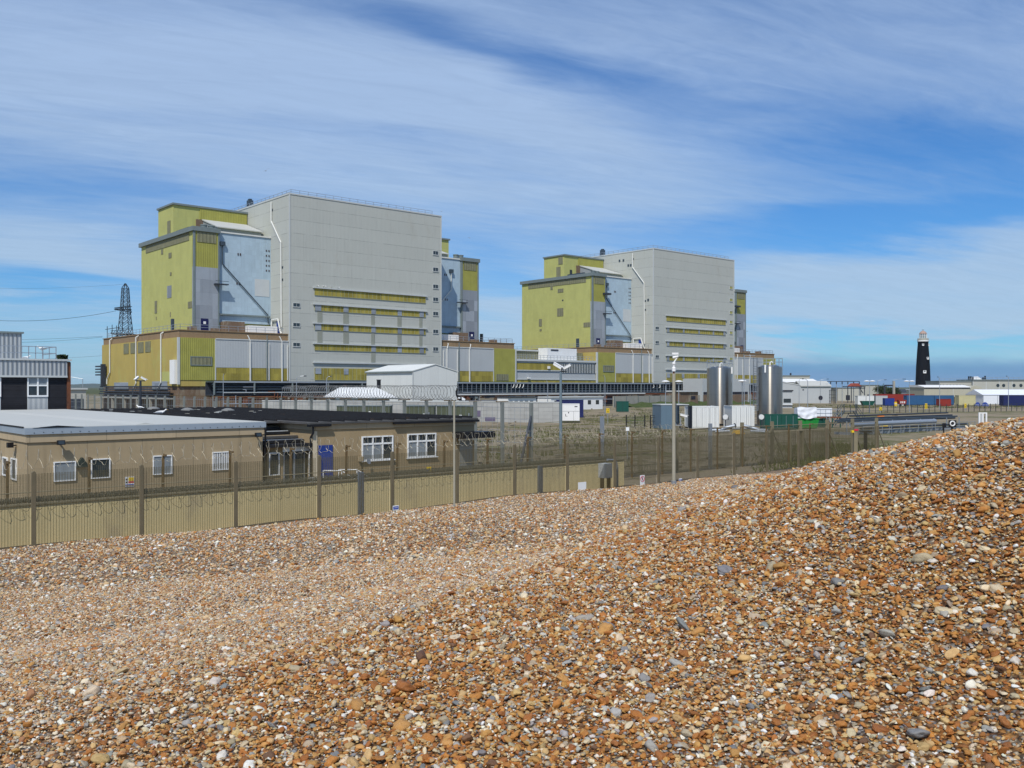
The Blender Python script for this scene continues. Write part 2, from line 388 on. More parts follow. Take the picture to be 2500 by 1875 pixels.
M_REDROOF = mat('red tile roof', (.30, .07, .045), .85, var=.2, vscale=.6)
M_FOL = mat('dark tree foliage', (.040, .062, .022), .9, var=.4, vscale=.5)
M_BARK = mat('tree bark', (.06, .045, .03), .95, var=.3, vscale=1)

# ------------------------------------------------------------------ ground: plant level at z = 0, shingle bank in front
def ground_material():
    m = bpy.data.materials.new('gravel and rough grass'); m.use_nodes = True; w = NT(m.node_tree); bs = w.n['Principled BSDF']
    tc = w.new('ShaderNodeTexCoord'); P = tc.outputs['Object']
    n1 = w.noise(P, .035, 6, .6); n2 = w.noise(P, .35, 5, .65); n3 = w.noise(P, 6, 3, .7)
    x, y, z = w.sep(P)
    gcol = w.mix(n3, (.050, .066, .016), (.115, .120, .036))
    scol = w.mix(n2, (.190, .155, .105), (.320, .265, .185))
    g = w.smooth(w.math('ADD', w.math('MULTIPLY', n1, .7), w.math('MULTIPLY', n2, .5)), .58, .74)
    c = w.mix(g, scol, gcol)
    far = w.smooth(y, 420, 900)
    c = w.mix(far, c, w.mix(n1, (.045, .060, .022), (.11, .115, .05)))
    f = w.math('MULTIPLY_ADD', w.math('SUBTRACT', n3, .5), .5, 1.0)
    c = w.mix(1.0, c, w.comb(f, f, f), 'MULTIPLY')
    w.link(c, bs.inputs['Base Color']); bs.inputs['Roughness'].default_value = .95; bs.inputs['Specular IOR Level'].default_value = .1
    b = w.new('ShaderNodeBump'); b.inputs['Strength'].default_value = .7; b.inputs['Distance'].default_value = .08
    w.link(n3, b.inputs['Height']); w.link(b.outputs[0], bs.inputs['Normal'])
    return m
gm = MB(); S_ = 14000
gm.quadmesh([(-S_, -300, 0), (S_, -300, 0), (S_, 14000, 0), (-S_, 14000, 0)], [(0, 1, 2, 3)])
tag(link_mesh('ground', gm, ground_material()), kind='structure')

# shingle surface
def mound_pts():
    P = [(2500,1048,5.5),(2350,1058,6.3),(2204,1085,7.5),(2034,1130,9.0),(1830,1187,10.5),(1503,1300,8.5),(1300,1379,7.0),(1017,1469,6.0),
         (2500,1875,3.4),(2500,1400,4.3),(1900,1875,3.5),(1250,1875,3.6),(1900,1400,5.6),(1600,1600,4.7)]
    q = [((px-CX)/F*Y, Y, H-(py-HY)*Y/F) for px, py, Y in P]
    q += [(6.5,5,5.45),(6.5,9,5.0),(5,12,4.3),(0,-4,4.3),(8,-4,4.8),(-5,0,4.2),(12,2,5.6),(12,12,4.6)]
    return np.array(q)
MP = mound_pts()
def tps_fit(P):
    n = len(P); d = np.linalg.norm(P[:,None,:2]-P[None,:,:2], axis=2)
    K = np.where(d > 0, d*d*np.log(d+1e-9), 0)+np.eye(n)*.6
    M = np.zeros((n+3, n+3)); M[:n,:n] = K; M[:n,n] = 1; M[:n,n+1:] = P[:,:2]; M[n:,:n] = M[:n,n:].T
    r = np.zeros(n+3); r[:n] = P[:,2]
    return np.linalg.solve(M, r)
TW = tps_fit(MP)
def tps(X, Y):
    z = TW[-3]+TW[-2]*X+TW[-1]*Y
    for i, p in enumerate(MP):
        d2 = (X-p[0])**2+(Y-p[1])**2
        z = z+TW[i]*np.where(d2 > 1e-9, .5*d2*np.log(d2+1e-9), 0)
    return z
POLY = np.array([(-8,-6),(-3.4,3),(-1.3,5.0),(-.62,6),(.155,7),(.95,8.5),(2.7,10.5),(4.2,11.3),(8,11),(14,6),(14,-6)], float)
def outside(X, Y):
    """signed distance to the mound outline, positive outside"""
    best = np.full(X.shape, 1e9); ins = np.zeros(X.shape, bool)
    n = len(POLY)
    for i in range(n):
        (x0, y0), (x1, y1) = POLY[i], POLY[(i+1) % n]
        dx, dy = x1-x0, y1-y0
        t = np.clip(((X-x0)*dx+(Y-y0)*dy)/(dx*dx+dy*dy), 0, 1)
        best = np.minimum(best, np.hypot(X-x0-t*dx, Y-y0-t*dy))
        c = ((y0 > Y) != (y1 > Y)) & (X < (x1-x0)*(Y-y0)/(y1-y0+1e-12)+x0)
        ins ^= c
    return np.where(ins, -best, best)
def vnoise(X, Y, s, seed):
    """smooth value noise"""
    r = np.random.default_rng(seed).random((64, 64))
    x, y = X/s, Y/s; xi, yi = np.floor(x).astype(int), np.floor(y).astype(int)
    fx, fy = x-xi, y-yi; fx = fx*fx*(3-2*fx); fy = fy*fy*(3-2*fy)
    g = lambda i, j: r[i % 64, j % 64]
    return (g(xi,yi)*(1-fx)+g(xi+1,yi)*fx)*(1-fy)+(g(xi,yi+1)*(1-fx)+g(xi+1,yi+1)*fx)*fy
B_F1 = 28.46
def shingle_z(X, Y):
    b = -X*ST+Y*CT; a = X*CT+Y*ST
    zf = np.interp(b, [-30, 0, 5.0, 7.2, 10, 16, 28.4, 29.2, 33, 36], [4.6, 4.37, 4.19, 3.84, 3.22, 2.40, 1.30, 1.22, -.15, -.4])
    zf = zf+.10*(vnoise(X, Y, 2.7, 3)-.5)+.16*(vnoise(X, Y, 6.3, 4)-.5)*np.clip(b/6, 0, 1)
    d = outside(X, Y); dn = np.clip(d, 0, None)
    zn = np.clip(tps(X, Y), 3.4, 5.9)-.62*dn-.12*dn*dn+.05*(vnoise(X, Y, .9, 5)-.5)
    k = .12; hh = np.clip(.5+.5*(zn-zf)/k, 0, 1)
    z = zf*(1-hh)+zn*hh+k*hh*(1-hh)
    z = np.where(b > 29, np.minimum(z, zf+.0), z)
    return z
def orange_mask(X, Y):
    d = outside(X, Y)
    d0 = np.hypot(X, Y); side = np.clip((X+3.2)/4.0, 0, 1)
    o = np.clip(.55-d/.9, 0, 1)*(.72+.28*side)
    o = np.maximum(o, np.clip((14.0-d0)/7.5, 0, 1)*(.70+.10*side)*np.clip(1.05-d/1.5, .30, 1))
    o = np.maximum(o, .16+.26*vnoise(X, Y, 4.1, 9))
    return np.clip(o*(.72+.56*vnoise(X, Y, 1.1, 8)), 0, 1)
def shingle_material():
    m = bpy.data.materials.new('flint shingle'); m.use_nodes = True; w = NT(m.node_tree); bs = w.n['Principled BSDF']
    tc = w.new('ShaderNodeTexCoord'); P = tc.outputs['Object']
    at = w.new('ShaderNodeAttribute', attribute_name='tawny')
    wn_ = w.noise(P, 9, 2); pw = w.vmath('ADD', P, w.comb(w.math('MULTIPLY', wn_, .03), 0, 0))
    cols = []
    hs = None
    for sc in (26.0, 44.0):
        v = w.new('ShaderNodeTexVoronoi'); v.inputs['Scale'].default_value = sc; w.link(pw, v.inputs['Vector'])
        r = w.sep(v.outputs['Color'])
        pale = w.ramp(r[0], [(0, (.18,.11,.06)), (.14, (.46,.29,.145)), (.42, (.55,.40,.24)), (.64, (.42,.33,.23)), (.80, (.33,.32,.30)), (.88, (.62,.52,.38)), (.97, (.73,.68,.58))], 'CONSTANT')
        taw = w.ramp(r[0], [(0, (.10,.045,.018)), (.16, (.26,.105,.026)), (.40, (.38,.175,.048)), (.60, (.42,.27,.11)), (.72, (.28,.22,.15)), (.82, (.25,.25,.25)), (.90, (.58,.48,.33)), (.97, (.68,.62,.52))], 'CONSTANT')
        c = w.mix(at.outputs['Fac'], pale, taw)
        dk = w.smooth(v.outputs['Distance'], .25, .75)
        cols.append(w.mix(w.math('MULTIPLY', dk, .8), c, (.035, .02, .011)))  # shade in the gaps between stones, painted into the colour
        hs = v.outputs['Distance']
    c = w.mix(w.smooth(w.noise(P, 30, 2), .42, .58), cols[0], cols[1])
    w.link(c, bs.inputs['Base Color']); bs.inputs['Roughness'].default_value = .75; bs.inputs['Specular IOR Level'].default_value = .25
    b = w.new('ShaderNodeBump', invert=True); b.inputs['Strength'].default_value = .9; b.inputs['Distance'].default_value = .02
    w.link(hs, b.inputs['Height']); w.link(b.outputs[0], bs.inputs['Normal'])
    return m
def build_shingle():
    a = np.concatenate([np.arange(-34, -6, .6), np.arange(-6, 16, .2), np.arange(16, 70, .6), np.arange(70, 121, 3.0)])
    b = np.concatenate([np.arange(-14, 0, .6), np.arange(0, 14, .2), np.arange(14, 36.01, .4)])
    AA, BB = np.meshgrid(a, b, indexing='ij')
    X, Y = AA*CT-BB*ST, AA*ST+BB*CT
    Zz = shingle_z(X, Y); om = orange_mask(X, Y)
    na, nb = AA.shape
    me = bpy.data.meshes.new('shingle_bank')
    idx = np.arange(na*nb).reshape(na, nb)
    fc = np.stack([idx[:-1,:-1], idx[1:,:-1], idx[1:,1:], idx[:-1,1:]], -1).reshape(-1, 4)
    me.from_pydata(np.stack([X, Y, Zz], -1).reshape(-1, 3).tolist(), [], fc.tolist()); me.update()
    me.polygons.foreach_set('use_smooth', [True]*len(me.polygons))
    at = me.attributes.new('tawny', 'FLOAT', 'POINT'); at.data.foreach_set('value', om.reshape(-1).astype(np.float32))
    me.materials.append(shingle_material())
    o = bpy.data.objects.new('shingle_bank', me); COL.objects.link(o); tag(o, kind='structure')
build_shingle()

def pebble_material():
    m = bpy.data.materials.new('flint pebble'); m.use_nodes = True; w = NT(m.node_tree); bs = w.n['Principled BSDF']
    at = w.new('ShaderNodeAttribute', attribute_name='col'); at.attribute_type = 'INSTANCER'
    tc = w.new('ShaderNodeTexCoord'); P = tc.outputs['Object']
    oi = w.new('ShaderNodeObjectInfo')
    Q = w.vmath('ADD', P, w.comb(w.math('MULTIPLY', oi.outputs['Random'], 37), w.math('MULTIPLY', oi.outputs['Random'], 11), 0))
    n = w.noise(Q, 1.6, 4, .6, .6); n2 = w.noise(Q, 7, 3, .7)
    f = w.math('MULTIPLY_ADD', w.math('SUBTRACT', n, .5), .9, 1.0)
    c = w.mix(1.0, at.outputs['Color'], w.comb(f, f, f), 'MULTIPLY')
    c = w.mix(w.math('MULTIPLY', w.smooth(n2, .58, .72), .35), c, (.55, .50, .42))
    c = w.mix(w.math('MULTIPLY', w.smooth(n, .60, .70), .30), c, (.08, .05, .03))
    w.link(c, bs.inputs['Base Color']); bs.inputs['Roughness'].default_value = .5; bs.inputs['Specular IOR Level'].default_value = .35
    b = w.new('ShaderNodeBump'); b.inputs['Strength'].default_value = .35; b.inputs['Distance'].default_value = .1
    w.link(n2, b.inputs['Height']); w.link(b.outputs[0], bs.inputs['Normal'])
    return m
PAL_T = np.array([(.43,.178,.036),(.36,.130,.024),(.49,.255,.070),(.52,.34,.14),(.28,.10,.023),(.15,.075,.035),(.62,.50,.32),(.70,.64,.53),(.34,.32,.285),(.195,.195,.19),(.40,.32,.21),(.76,.73,.66)])
PW_T = np.array([.17,.13,.15,.12,.08,.04,.10,.045,.06,.025,.08,.015])
PAL_P = np.array([(.52,.30,.125),(.47,.235,.085),(.59,.41,.225),(.53,.37,.205),(.34,.165,.07),(.16,.09,.05),(.66,.55,.39),(.73,.67,.55),(.37,.345,.30),(.215,.21,.20),(.44,.36,.25),(.76,.73,.64)])
PW_P = np.array([.13,.10,.13,.13,.08,.03,.10,.06,.09,.035,.08,.035])
def build_pebbles():
    pos, scl, rot, col = [], [], [], []
    def ring(y0, y1, n, med, sig, smax, lift, big=False):
        t = RNG.random(n*2); y = np.sqrt(y0*y0+t*(y1*y1-y0*y0))
        wd = .60*y+1.2; x = (RNG.random(n*2)*2-1)*wd
        b = -x*ST+y*CT; a = x*CT+y*ST
        ok = b < 28.2
        x, y = x[ok][:n], y[ok][:n]; n = len(x)
        s = np.clip(med*np.exp(RNG.normal(0, sig, n)), med*.35, smax)
        om = orange_mask(x, y)
        s = s*(.8+.35*om)
        z = shingle_z(x, y)+s*(RNG.random(n)*.5-.20)+lift*RNG.random(n)
        e = np.stack([np.ones(n), .55+.42*RNG.random(n), .32+.36*RNG.random(n)], -1)
        pos.append(np.stack([x, y, z], -1)); scl.append(e*(s/2)[:,None])
        tl = RNG.normal(0, .38, (n, 2)); rot.append(np.stack([tl[:,0], tl[:,1], RNG.random(n)*6.283], -1))
        it = RNG.choice(len(PW_T), n, p=PW_T/PW_T.sum()); ip = RNG.choice(len(PW_P), n, p=PW_P/PW_P.sum())
        if big:
            wb = PW_T*np.array([.6,.6,1,1.2,.6,1,1.3,.9,4,5,2.4,.8]); it = RNG.choice(len(PW_T), n, p=wb/wb.sum())
        c = np.where((RNG.random(n) < om)[:,None], PAL_T[it], PAL_P[ip])
        c = c*(.80+.40*RNG.random((n,1)))*(1+.025*RNG.normal(0, 1, (n,3)))
        col.append(np.clip(c, .01, .8))
    ring(2.6, 9.5, 330000, .0130, .42, .046, .010)
    ring(2.6, 9.5, 16000, .028, .30, .065, .010)
    ring(2.6, 9.5, 900, .050, .25, .088, .002, True)
    ring(9.3, 16, 150000, .024, .42, .065, .014)
    ring(9.3, 16, 3000, .045, .28, .09, .004, True)
    ring(15.5, 45, 120000, .044, .42, .12, .03)
    ring(15.5, 45, 2600, .075, .30, .14, .0, True)
    pos, scl, rot, col = map(np.concatenate, (pos, scl, rot, col)); n = len(pos)
    me = bpy.data.meshes.new('pebbles'); me.vertices.add(n); me.vertices.foreach_set('co', pos.astype(np.float32).ravel())
    for nm, v in (('scl', scl), ('rot', rot)):
        me.attributes.new(nm, 'FLOAT_VECTOR', 'POINT').data.foreach_set('vector', v.astype(np.float32).ravel())
    me.attributes.new('col', 'FLOAT_COLOR', 'POINT').data.foreach_set('color', np.concatenate([col, np.ones((n,1))], 1).astype(np.float32).ravel())
    me.attributes.new('pick', 'INT', 'POINT').data.foreach_set('value', RNG.integers(0, 6, n).astype(np.int32))
    pm = pebble_material(); me.materials.append(pm)
    o = bpy.data.objects.new('pebbles', me); COL.objects.link(o)
    tag(o, 'loose flint pebbles, tawny, cream and blue grey, covering the shingle bank', 'pebbles', kind='stuff')
    t = bpy.data.node_groups.new('pebble scatter', 'GeometryNodeTree'); w = NT(t)
    t.interface.new_socket('Geometry', in_out='INPUT', socket_type='NodeSocketGeometry')
    t.interface.new_socket('Geometry', in_out='OUTPUT', socket_type='NodeSocketGeometry')
    gi, go = w.new('NodeGroupInput'), w.new('NodeGroupOutput')
    g2i = w.new('GeometryNodeGeometryToInstance')
    for k in range(6):
        ico = w.new('GeometryNodeMeshIcoSphere'); ico.inputs['Radius'].default_value = 1; ico.inputs['Subdivisions'].default_value = 3
        nz = w.new('ShaderNodeTexNoise', noise_dimensions='4D'); nz.inputs['W'].default_value = 3.1*k+1; nz.inputs['Scale'].default_value = .85; nz.inputs['Detail'].default_value = 1.5
        p = w.new('GeometryNodeInputPosition')
        f = w.math('MULTIPLY_ADD', nz.outputs[0], 1.7, .16)
        sc_ = w.new('ShaderNodeVectorMath', operation='SCALE'); w.link(p.outputs[0], sc_.inputs[0]); w.link(f, sc_.inputs['Scale'])
        sp = w.new('GeometryNodeSetPosition'); w.link(ico.outputs[0], sp.inputs[0]); w.link(sc_.outputs[0], sp.inputs['Position'])
        ss = w.new('GeometryNodeSetShadeSmooth'); w.link(sp.outputs[0], ss.inputs[0])
        sm = w.new('GeometryNodeSetMaterial'); sm.inputs['Material'].default_value = pm; w.link(ss.outputs[0], sm.inputs[0])
        w.link(sm.outputs[0], g2i.inputs[0])
    iop = w.new('GeometryNodeInstanceOnPoints'); iop.inputs['Pick Instance'].default_value = True
    m2p = w.new('GeometryNodeMeshToPoints'); w.link(gi.outputs[0], m2p.inputs[0])
    w.link(m2p.outputs[0], iop.inputs['Points']); w.link(g2i.outputs[0], iop.inputs['Instance'])
    def attr(nm, dt):
        nd = w.new('GeometryNodeInputNamedAttribute', data_type=dt); nd.inputs[0].default_value = nm; return nd.outputs[0]
    w.link(attr('pick', 'INT'), iop.inputs['Instance Index']); w.link(attr('scl', 'FLOAT_VECTOR'), iop.inputs['Scale'])
    w.link(attr('rot', 'FLOAT_VECTOR'), iop.inputs['Rotation'])
    w.link(iop.outputs[0], go.inputs[0])
    md = o.modifiers.new('scatter', 'NODES'); md.node_group = t
build_pebbles()

# far wooded rise behind the station
def hill():
    mb = MB(); n = 90; Yd = 8200; pts = []
    for i in range(n+1):
        px = -500+i*(3500/n)
        e = 30*(.75+.5*math.sin(px*.013)+.35*math.sin(px*.031+1)) if px < 420 else 3+2*math.sin(px*.02)
        e *= 1.0
        x = (px-CX)/F*Yd
        pts += [(x, Yd, 0), (x, Yd+220, max(2, e)), (x, Yd+600, 0)]
    f = []
    for i in range(n):
        o = 3*i; f += [(o, o+3, o+4, o+1), (o+1, o+4, o+5, o+2)]
    mb.quadmesh(pts, f)
    tag(link_mesh('hills', mb, mat('far woodland and fields', (.045, .060, .028), .95, var=.35, vscale=.01), smooth=True), kind='structure')
hill()

# ------------------------------------------------------------------ reactor buildings
RA, RB = 107.1, 206.0
def la(px, y): return A(px, RB+y)-RA                 # measured on the nearer reactor building
def lb(px, x): return B(px, RA+x)-RB
def lz(py, x, y): return Z(py, RA+x, RB+y)
def reactor(name, label, a0, second):
    T = thing(name, label, 'reactor building', a0, RB, 0, 'twin reactor buildings')
    part = lambda nm, mb, m, par=T, **k: link_mesh(nm, mb, m, par, **k)
    # main hall
    part('main_hall', MB().box(0, 46, 0, 46, 0, 53), M_GREY)
    part('roof_edge', MB().box(-.12, 46.12, -.12, 46.12, 52.9, 53.25), M_LEDGE)
    link_each('corner_trim', [(-.10, .16, -.10, .16, 0, 52.88), (45.84, 46.10, -.10, .16, 0, 52.88)], M_LEDGE, T)
    rl = MB()
    for y0, x0, x1 in ((.8, .8, 43.5),):
        for z in (53.75, 54.3): rl.beam((x0, y0, z), (x1, y0, z), .09)
        for i in range(19): x = x0+i*(x1-x0)/18; rl.beam((x, y0, 53.2), (x, y0, 54.3), .09)
        for z in (53.75, 54.3): rl.beam((x0, y0, z), (x0, 40, z), .09)
        for i in range(1, 17): rl.beam((x0, y0+i*2.3, 53.2), (x0, y0+i*2.3, 54.3), .09)
    part('roof_railing', rl, M_GALV)
    part('roof_vent', MB().box(1, 2.2, 24.5, 26, 53.2, 55.4).box(1.2, 2.0, 24.8, 25.7, 55.4, 55.8), M_DKBLUE)
    # horizontal glazing bands with projecting ledges
    xa, xb = 6.8, 40.6
    bands = [(30.4, 28.75), (26.3, 24.9), (21.55, 20.1), (16.5, 15.05), (10.55, 7.6)]
    splits = [6.8, 7.2, 8.6, 13.9, 15.3, 22.0, 23.2, 29.6, 30.9, 37.3, 39.0]
    for k, (zt, zb) in enumerate(bands):
        bd = part('window_band', MB().box(xa, xb, -.10, .05, zb, zt), M_OLIVE)
        mu = MB()
        for i in range(29): x = xa+i*(xb-xa)/28; mu.box(x-.04, x+.04, -.16, -.09, zb, zt)
        mu.box(xa, xb, -.18, -.09, zb-.08, zb)
        part('mullions', mu, M_MULL, bd)
        led = zt if k < 4 else 11.75
        part('ledge', MB().box(xa-.5, xb+.5, -.42, .05, led+.02, led+.32), M_LEDGE)
        if 1 <= k <= 3:
            sel = [(6.9, 8.6), (15.0, 16.4), (23.3, 24.6), (31.5, 32.8), (38.6, 40.0)]
            if k == 3: sel = sel[2:]
            if second: sel = [(6.9, 8.2), (15.7, 16.5), (24.4, 25.2), (32.8, 33.6), (39.2, 40.4)]
            link_each('grey_infill', [(x0, x1, -.20, -.05, zb-.05, zt) for x0, x1 in sel], M_PATCH, bd)
            if not second and k < 3:
                nz = bands[k+1][0]+.42
                link_each('stained_pier', [(x0, x1, -.07, .05, nz, zb-.06) for x0, x1 in ((7.6, 9.0), (15.0, 16.6), (23.3, 24.4), (31.5, 32.8), (38.6, 39.6))],
                          mat('stained grey pier', (.28, .29, .24), .8, var=.12, vscale=.6, streak=.3), T)
            if not second and k == 3: part('stained_pier', MB().box(23.3, 24.6, -.07, .05, 12.3, zb-.06), MATS['stained grey pier'])
        if k == 4:
            link_each('grey_infill', [(7.0, 8.6, -.2, -.05, 9.1, 10.5), (15.1, 16.4, -.2, -.05, 9.0, 10.5), (24, 25.2, -.2, -.05, 9.0, 10.5)], M_PATCH, bd)
    def win(x0, x1, y, z0, z1, pane=M_GLASS, fr=.11):
        w_ = part('window', MB().box(x0, x1, y-.06, y+.05, z0, z1), pane)
        part('frame', MB().box(x0-fr, x1+fr, y-.16, y+.04, z0-fr*1.6, z0).box(x0-fr, x1+fr, y-.13, y+.04, z1, z1+fr*.8)
             .box(x0-fr, x0, y-.13, y+.04, z0, z1).box(x1, x1+fr, y-.13, y+.04, z0, z1).box((x0+x1)/2-.03, (x0+x1)/2+.03, y-.09, y+.04, z0, z1), M_LEDGE, w_)
    for py in (740, 788.5, 837): z1 = lz(py, 1, 0); win(.95, 2.75, 0, z1-.82, z1)
    for py in (613, 653.5, 695, 726.5, 761.5, 805, 848):
        x = 43.6; z1 = lz(py, x, 0); win(43.2, 44.9, 0, z1-.95, z1, M_YELF if second else M_GLASS)
    # rain pipe on the left flank
    q = [(662, 493), (662, 540), (685.6, 592), (687, 798)]
    pts = [(-.3, lb(px, -.3), 0) for px, _ in q]; pts = [(x, y, lz(py, x, y)) for (x, y, _), (_, py) in zip(pts, q)]
    part('rain_pipe', MB().tube(pts, .19, 8), M_PIPEW, smooth=True)
    vents = []
    for px, py in ((665, 515), (690, 655), (690, 685)): y = lb(px, 0); z = lz(py, 0, y); vents.append((-.12, .05, y-.3, y+.3, z, z+.5))
    if second:
        for px, py in ((637, 522), (645, 520), (660, 535), (655, 536), (696, 650)): y = lb(px, 0); z = lz(py, 0, y); vents.append((-.12, .05, y-.35, y+.35, z-.3, z+.5))
    link_each('vent', vents, M_DKBLUE, T)
    # wings, mirrored about the hall
    for side in (0, 1):
        sx = (lambda x: x) if side == 0 else (lambda x: 46.6-x)
        def bx(mb, x0, x1, *r):
            p, q_ = sx(x0), sx(x1); return mb.box(min(p, q_), max(p, q_), *r)
        part('side_wing', bx(MB(), -19.9, 1, 10.35, 45, 0, 43), M_YEL)
        part('blue_wall', bx(MB(), -13.98, -.0 if side else .5, 10, 10.33, 21.5, 43.3), M_BLUE)
        pier = part('corner_pier', bx(MB(), -20.05, -13.99, 9.3, 10.34, 34.5, 43.0), M_YELF)
        part('patched_panels', bx(MB(), -20.06, -13.985, 9.28, 10.345, 18.0, 34.5), M_PATCH, pier)
        part('louvre_strip', bx(MB(), -19.3, -14.6, 9.2, 9.32, 40.4, 42.9), M_LOUVRE, pier)
        part('corner_trim', bx(MB(), -20.18, -19.75, 9.18, 9.7, 18.5, 42.98), M_COPING, pier)
        part('corner_trim', bx(MB(), -14.15, -13.8, 9.2, 9.95, 18.5, 42.98), M_COPING, pier)
        part('coping', bx(MB(), -20.5, -13.6, 8.9, 45.5, 43.0, 44.05), M_COPING)
        part('wall_coping', bx(MB(), -13.59, .3, 9.75, 11, 43.31, 43.65), M_PIPEW)
        lv = MB()
        bx(lv, -20.02, -19.85, 12.5, 41.5, 41.1, 42.9); part('louvre_strip', lv, M_LOUVRE)
        # upper block and lean-to roof
        part('upper_block', bx(MB(), -19.6, -.05 if side == 0 else -.02, 23.3, 33.6, 40, 51.3), M_YEL)
        part('upper_front', bx(MB(), -12.9, -.3, 23.05, 23.29, 48.4, 50.9), M_YELF)
        part('upper_coping', bx(MB(), -19.95, .0, 22.9, 33.9, 51.3, 51.75), M_COPING)
        part('recess', bx(MB(), -13.9, -12.2, 22.9, 23.28, 43.6, 48.3), M_BRICK)
        bm_ = MB()
        x0, x1 = sorted((sx(-12.2), sx(-.6)))
        bm_.prismx([(14, 43.7), (23.2, 43.7), (23.2, 48.2), (14, 45.3)], x0, x1)
        lean = part('lean_to', bm_, M_RIBL)
        part('lean_to_roof', MB().prismx([(13.6, 45.18), (23.2, 48.25), (23.2, 48.5), (13.6, 45.43)], x0-.25, x1+.2), M_ROOFW, lean)
        # roof kit
        for fx in (-16.2, -14.3): part('roof_fan', MB().lathe([(.75, 0), (.75, .9), (.85, .95), (.85, 1.2), (.3, 1.3)], (sx(fx), 12.8, 44.05), 14), M_COPING)
        part('roof_kerb', bx(MB(), -19.4, -18.9, 14, 22, 44.05, 44.6), M_DKBLUE)
        # pipe, platform, ledge
        if side == 0: qq = [(543, 599), (543, 644), (654, 769), (655, 790)]
        else: qq = None
        if qq:
            pts = [(la(px, 9.6), 9.6, 0) for px, _ in qq]; pts = [(x, y, lz(py, x, y)) for (x, y, _), (_, py) in zip(pts, qq)]
            X = la(543, 9.6)
        else:
            pts = [(46.6+10.2, 9.6, 39.3), (46.6+10.2, 9.6, 34.2), (46.6+.8, 9.6, 24.5)]; X = 46.6+10.2
        dp = part('drain_pipe', MB().tube(pts[:2], .14, 8), M_PIPEW if side else M_DKBLUE, smooth=True)
        part('sloping_run', MB().tube(pts[1:], .14, 8), M_PIPEW if side else M_DKBLUE, dp, smooth=True)
        part('hopper', MB().box(X-.6, X+.6, 9.2, 9.98, pts[0][2], pts[0][2]+.9), M_DKBLUE, dp)
        part('pale_patch', bx(MB(), -4.3, -.4, 9.93, 10.02, 28.5, 32.8), mat('pale sheet patch', (.50, .53, .54), .7, var=.06))
        bv = mat('brown vent', (.07, .045, .04), .8)
        for i in range(5):
            for xx in (-1.2, -.5): part('vent', bx(MB(), xx-.13, xx+.13, 9.9, 10.05, 34.9+i*1.25, 35.3+i*1.25), bv)
        for xx, zz in ((-8.7, 38.5), (-8.1, 38.5), (-9.0, 31.3), (-8.3, 31.3)): part('vent', bx(MB(), xx-.13, xx+.13, 9.9, 10.05, zz-.3, zz+.3), bv)
        pf = part('access_platform', bx(bx(MB(), -15.2, -11.9, 8.1, 9.28, 30.5, 30.75), -15.2, -11.9, 8.1, 8.2, 31.3, 31.4), M_STEEL)
        if second: part('access_platform', bx(MB(), -15.2, -12.2, 8.1, 9.28, 37.0, 37.6), M_STEEL)
        part('skirt_ledge', bx(MB(), -13.9, -.4, 9.4, 9.97, 23.3, 23.65), M_COPING)
        # podium with brown parapet
        part('podium', bx(MB(), -27.2, .3, .5, 54, 6.0, 17.05), M_ORANGE if side == 0 else M_YEL)
        part('parapet', bx(bx(MB(), -26.9, .25, .8, 53.7, 17.05, 18.65), -27.1, .26, .62, 53.9, 18.65, 18.85), M_PARAPET)
        part('string_course', bx(MB(), -18.5, .2, .22, .55, 16.85, 17.12), M_LEDGE)
        part('ribbed_corner_panel', bx(MB(), -27.25, -18.62, .36, .52, 7.4, 17.0), M_YELF)
        part('grey_panel', bx(MB(), -18.55, .05, .34, .52, 10.35, 16.84), M_SHED)
        part('stained_panel', bx(MB(), -18.55, .05, .38, .52, 7.4, 10.34), M_OLIVE)
        part('corner_trim', bx(MB(), -27.4, -26.9, .28, .8, 6.4, 17.04), M_LEDGE)
        part('corner_trim', bx(MB(), -18.72, -18.45, .30, .5, 7.4, 16.84), M_LEDGE)
        lw = part('louvre', bx(MB(), -24.3, -19.6, .26, .40, 10.9 if side == 0 else 7.7, 12.6 if side == 0 else 9.6), M_LOUVRE)
        part('frame', bx(bx(bx(bx(MB(), -24.5, -19.4, .22, .4, 12.6, 12.8), -24.5, -19.4, .22, .4, 10.7, 10.9), -24.5, -24.3, .23, .4, 10.9, 12.6), -19.6, -19.4, .23, .4, 10.9, 12.6), M_COPING, lw) if side == 0 else None
        part('undercroft', bx(MB(), -27.0, .2, .9, 53.5, 0, 6.0), M_BRICK)
        for xx in (-10.1, -1.9) if side == 0 else (-9.6, -1.6):
            part('rain_pipe', bx(MB(), xx-.13, xx+.13, .05, .33, 7.2, 16.6).tube([(sx(xx), .1, 16.6), (sx(xx-.5), .3, 17.9), (sx(xx-.5), .6, 18.0)], .13, 8), M_PIPEW)
        part('cable_riser', bx(MB(), -5.9, -5.72, .1, .33, 7.4, 18.3), M_COPING)
        part('rain_pipe', bx(MB(), -.5, -.3, .1, .33, 7.4, 16), M_PIPEW)
        part('rain_pipe', bx(MB(), -5.4, -5.2, .1, .33, 7.4, 16.3), M_PIPEW)
        # podium roof railing
        rr = MB()
        for z in (19.5, 20.1):
            rr.beam((sx(-26.5), 1.2, z), (sx(-1), 1.2, z), .08); rr.beam((sx(-26.5), 1.2, z), (sx(-26.5), 52, z), .08)
        for i in range(12): rr.beam((sx(-26.5+i*2.3), 1.2, 18.8), (sx(-26.5+i*2.3), 1.2, 20.1), .08)
        for i in range(20): rr.beam((sx(-26.5), 1.2+i*2.6, 18.8), (sx(-26.5), 1.2+i*2.6, 20.1), .08)
        part('podium_railing', rr, M_GALV)
        # things built onto the podium roof
        part('roof_cabin', bx(MB(), -8.6, -1.2, 4.0, 8.4, 18.3, 20.7), M_WHITE)
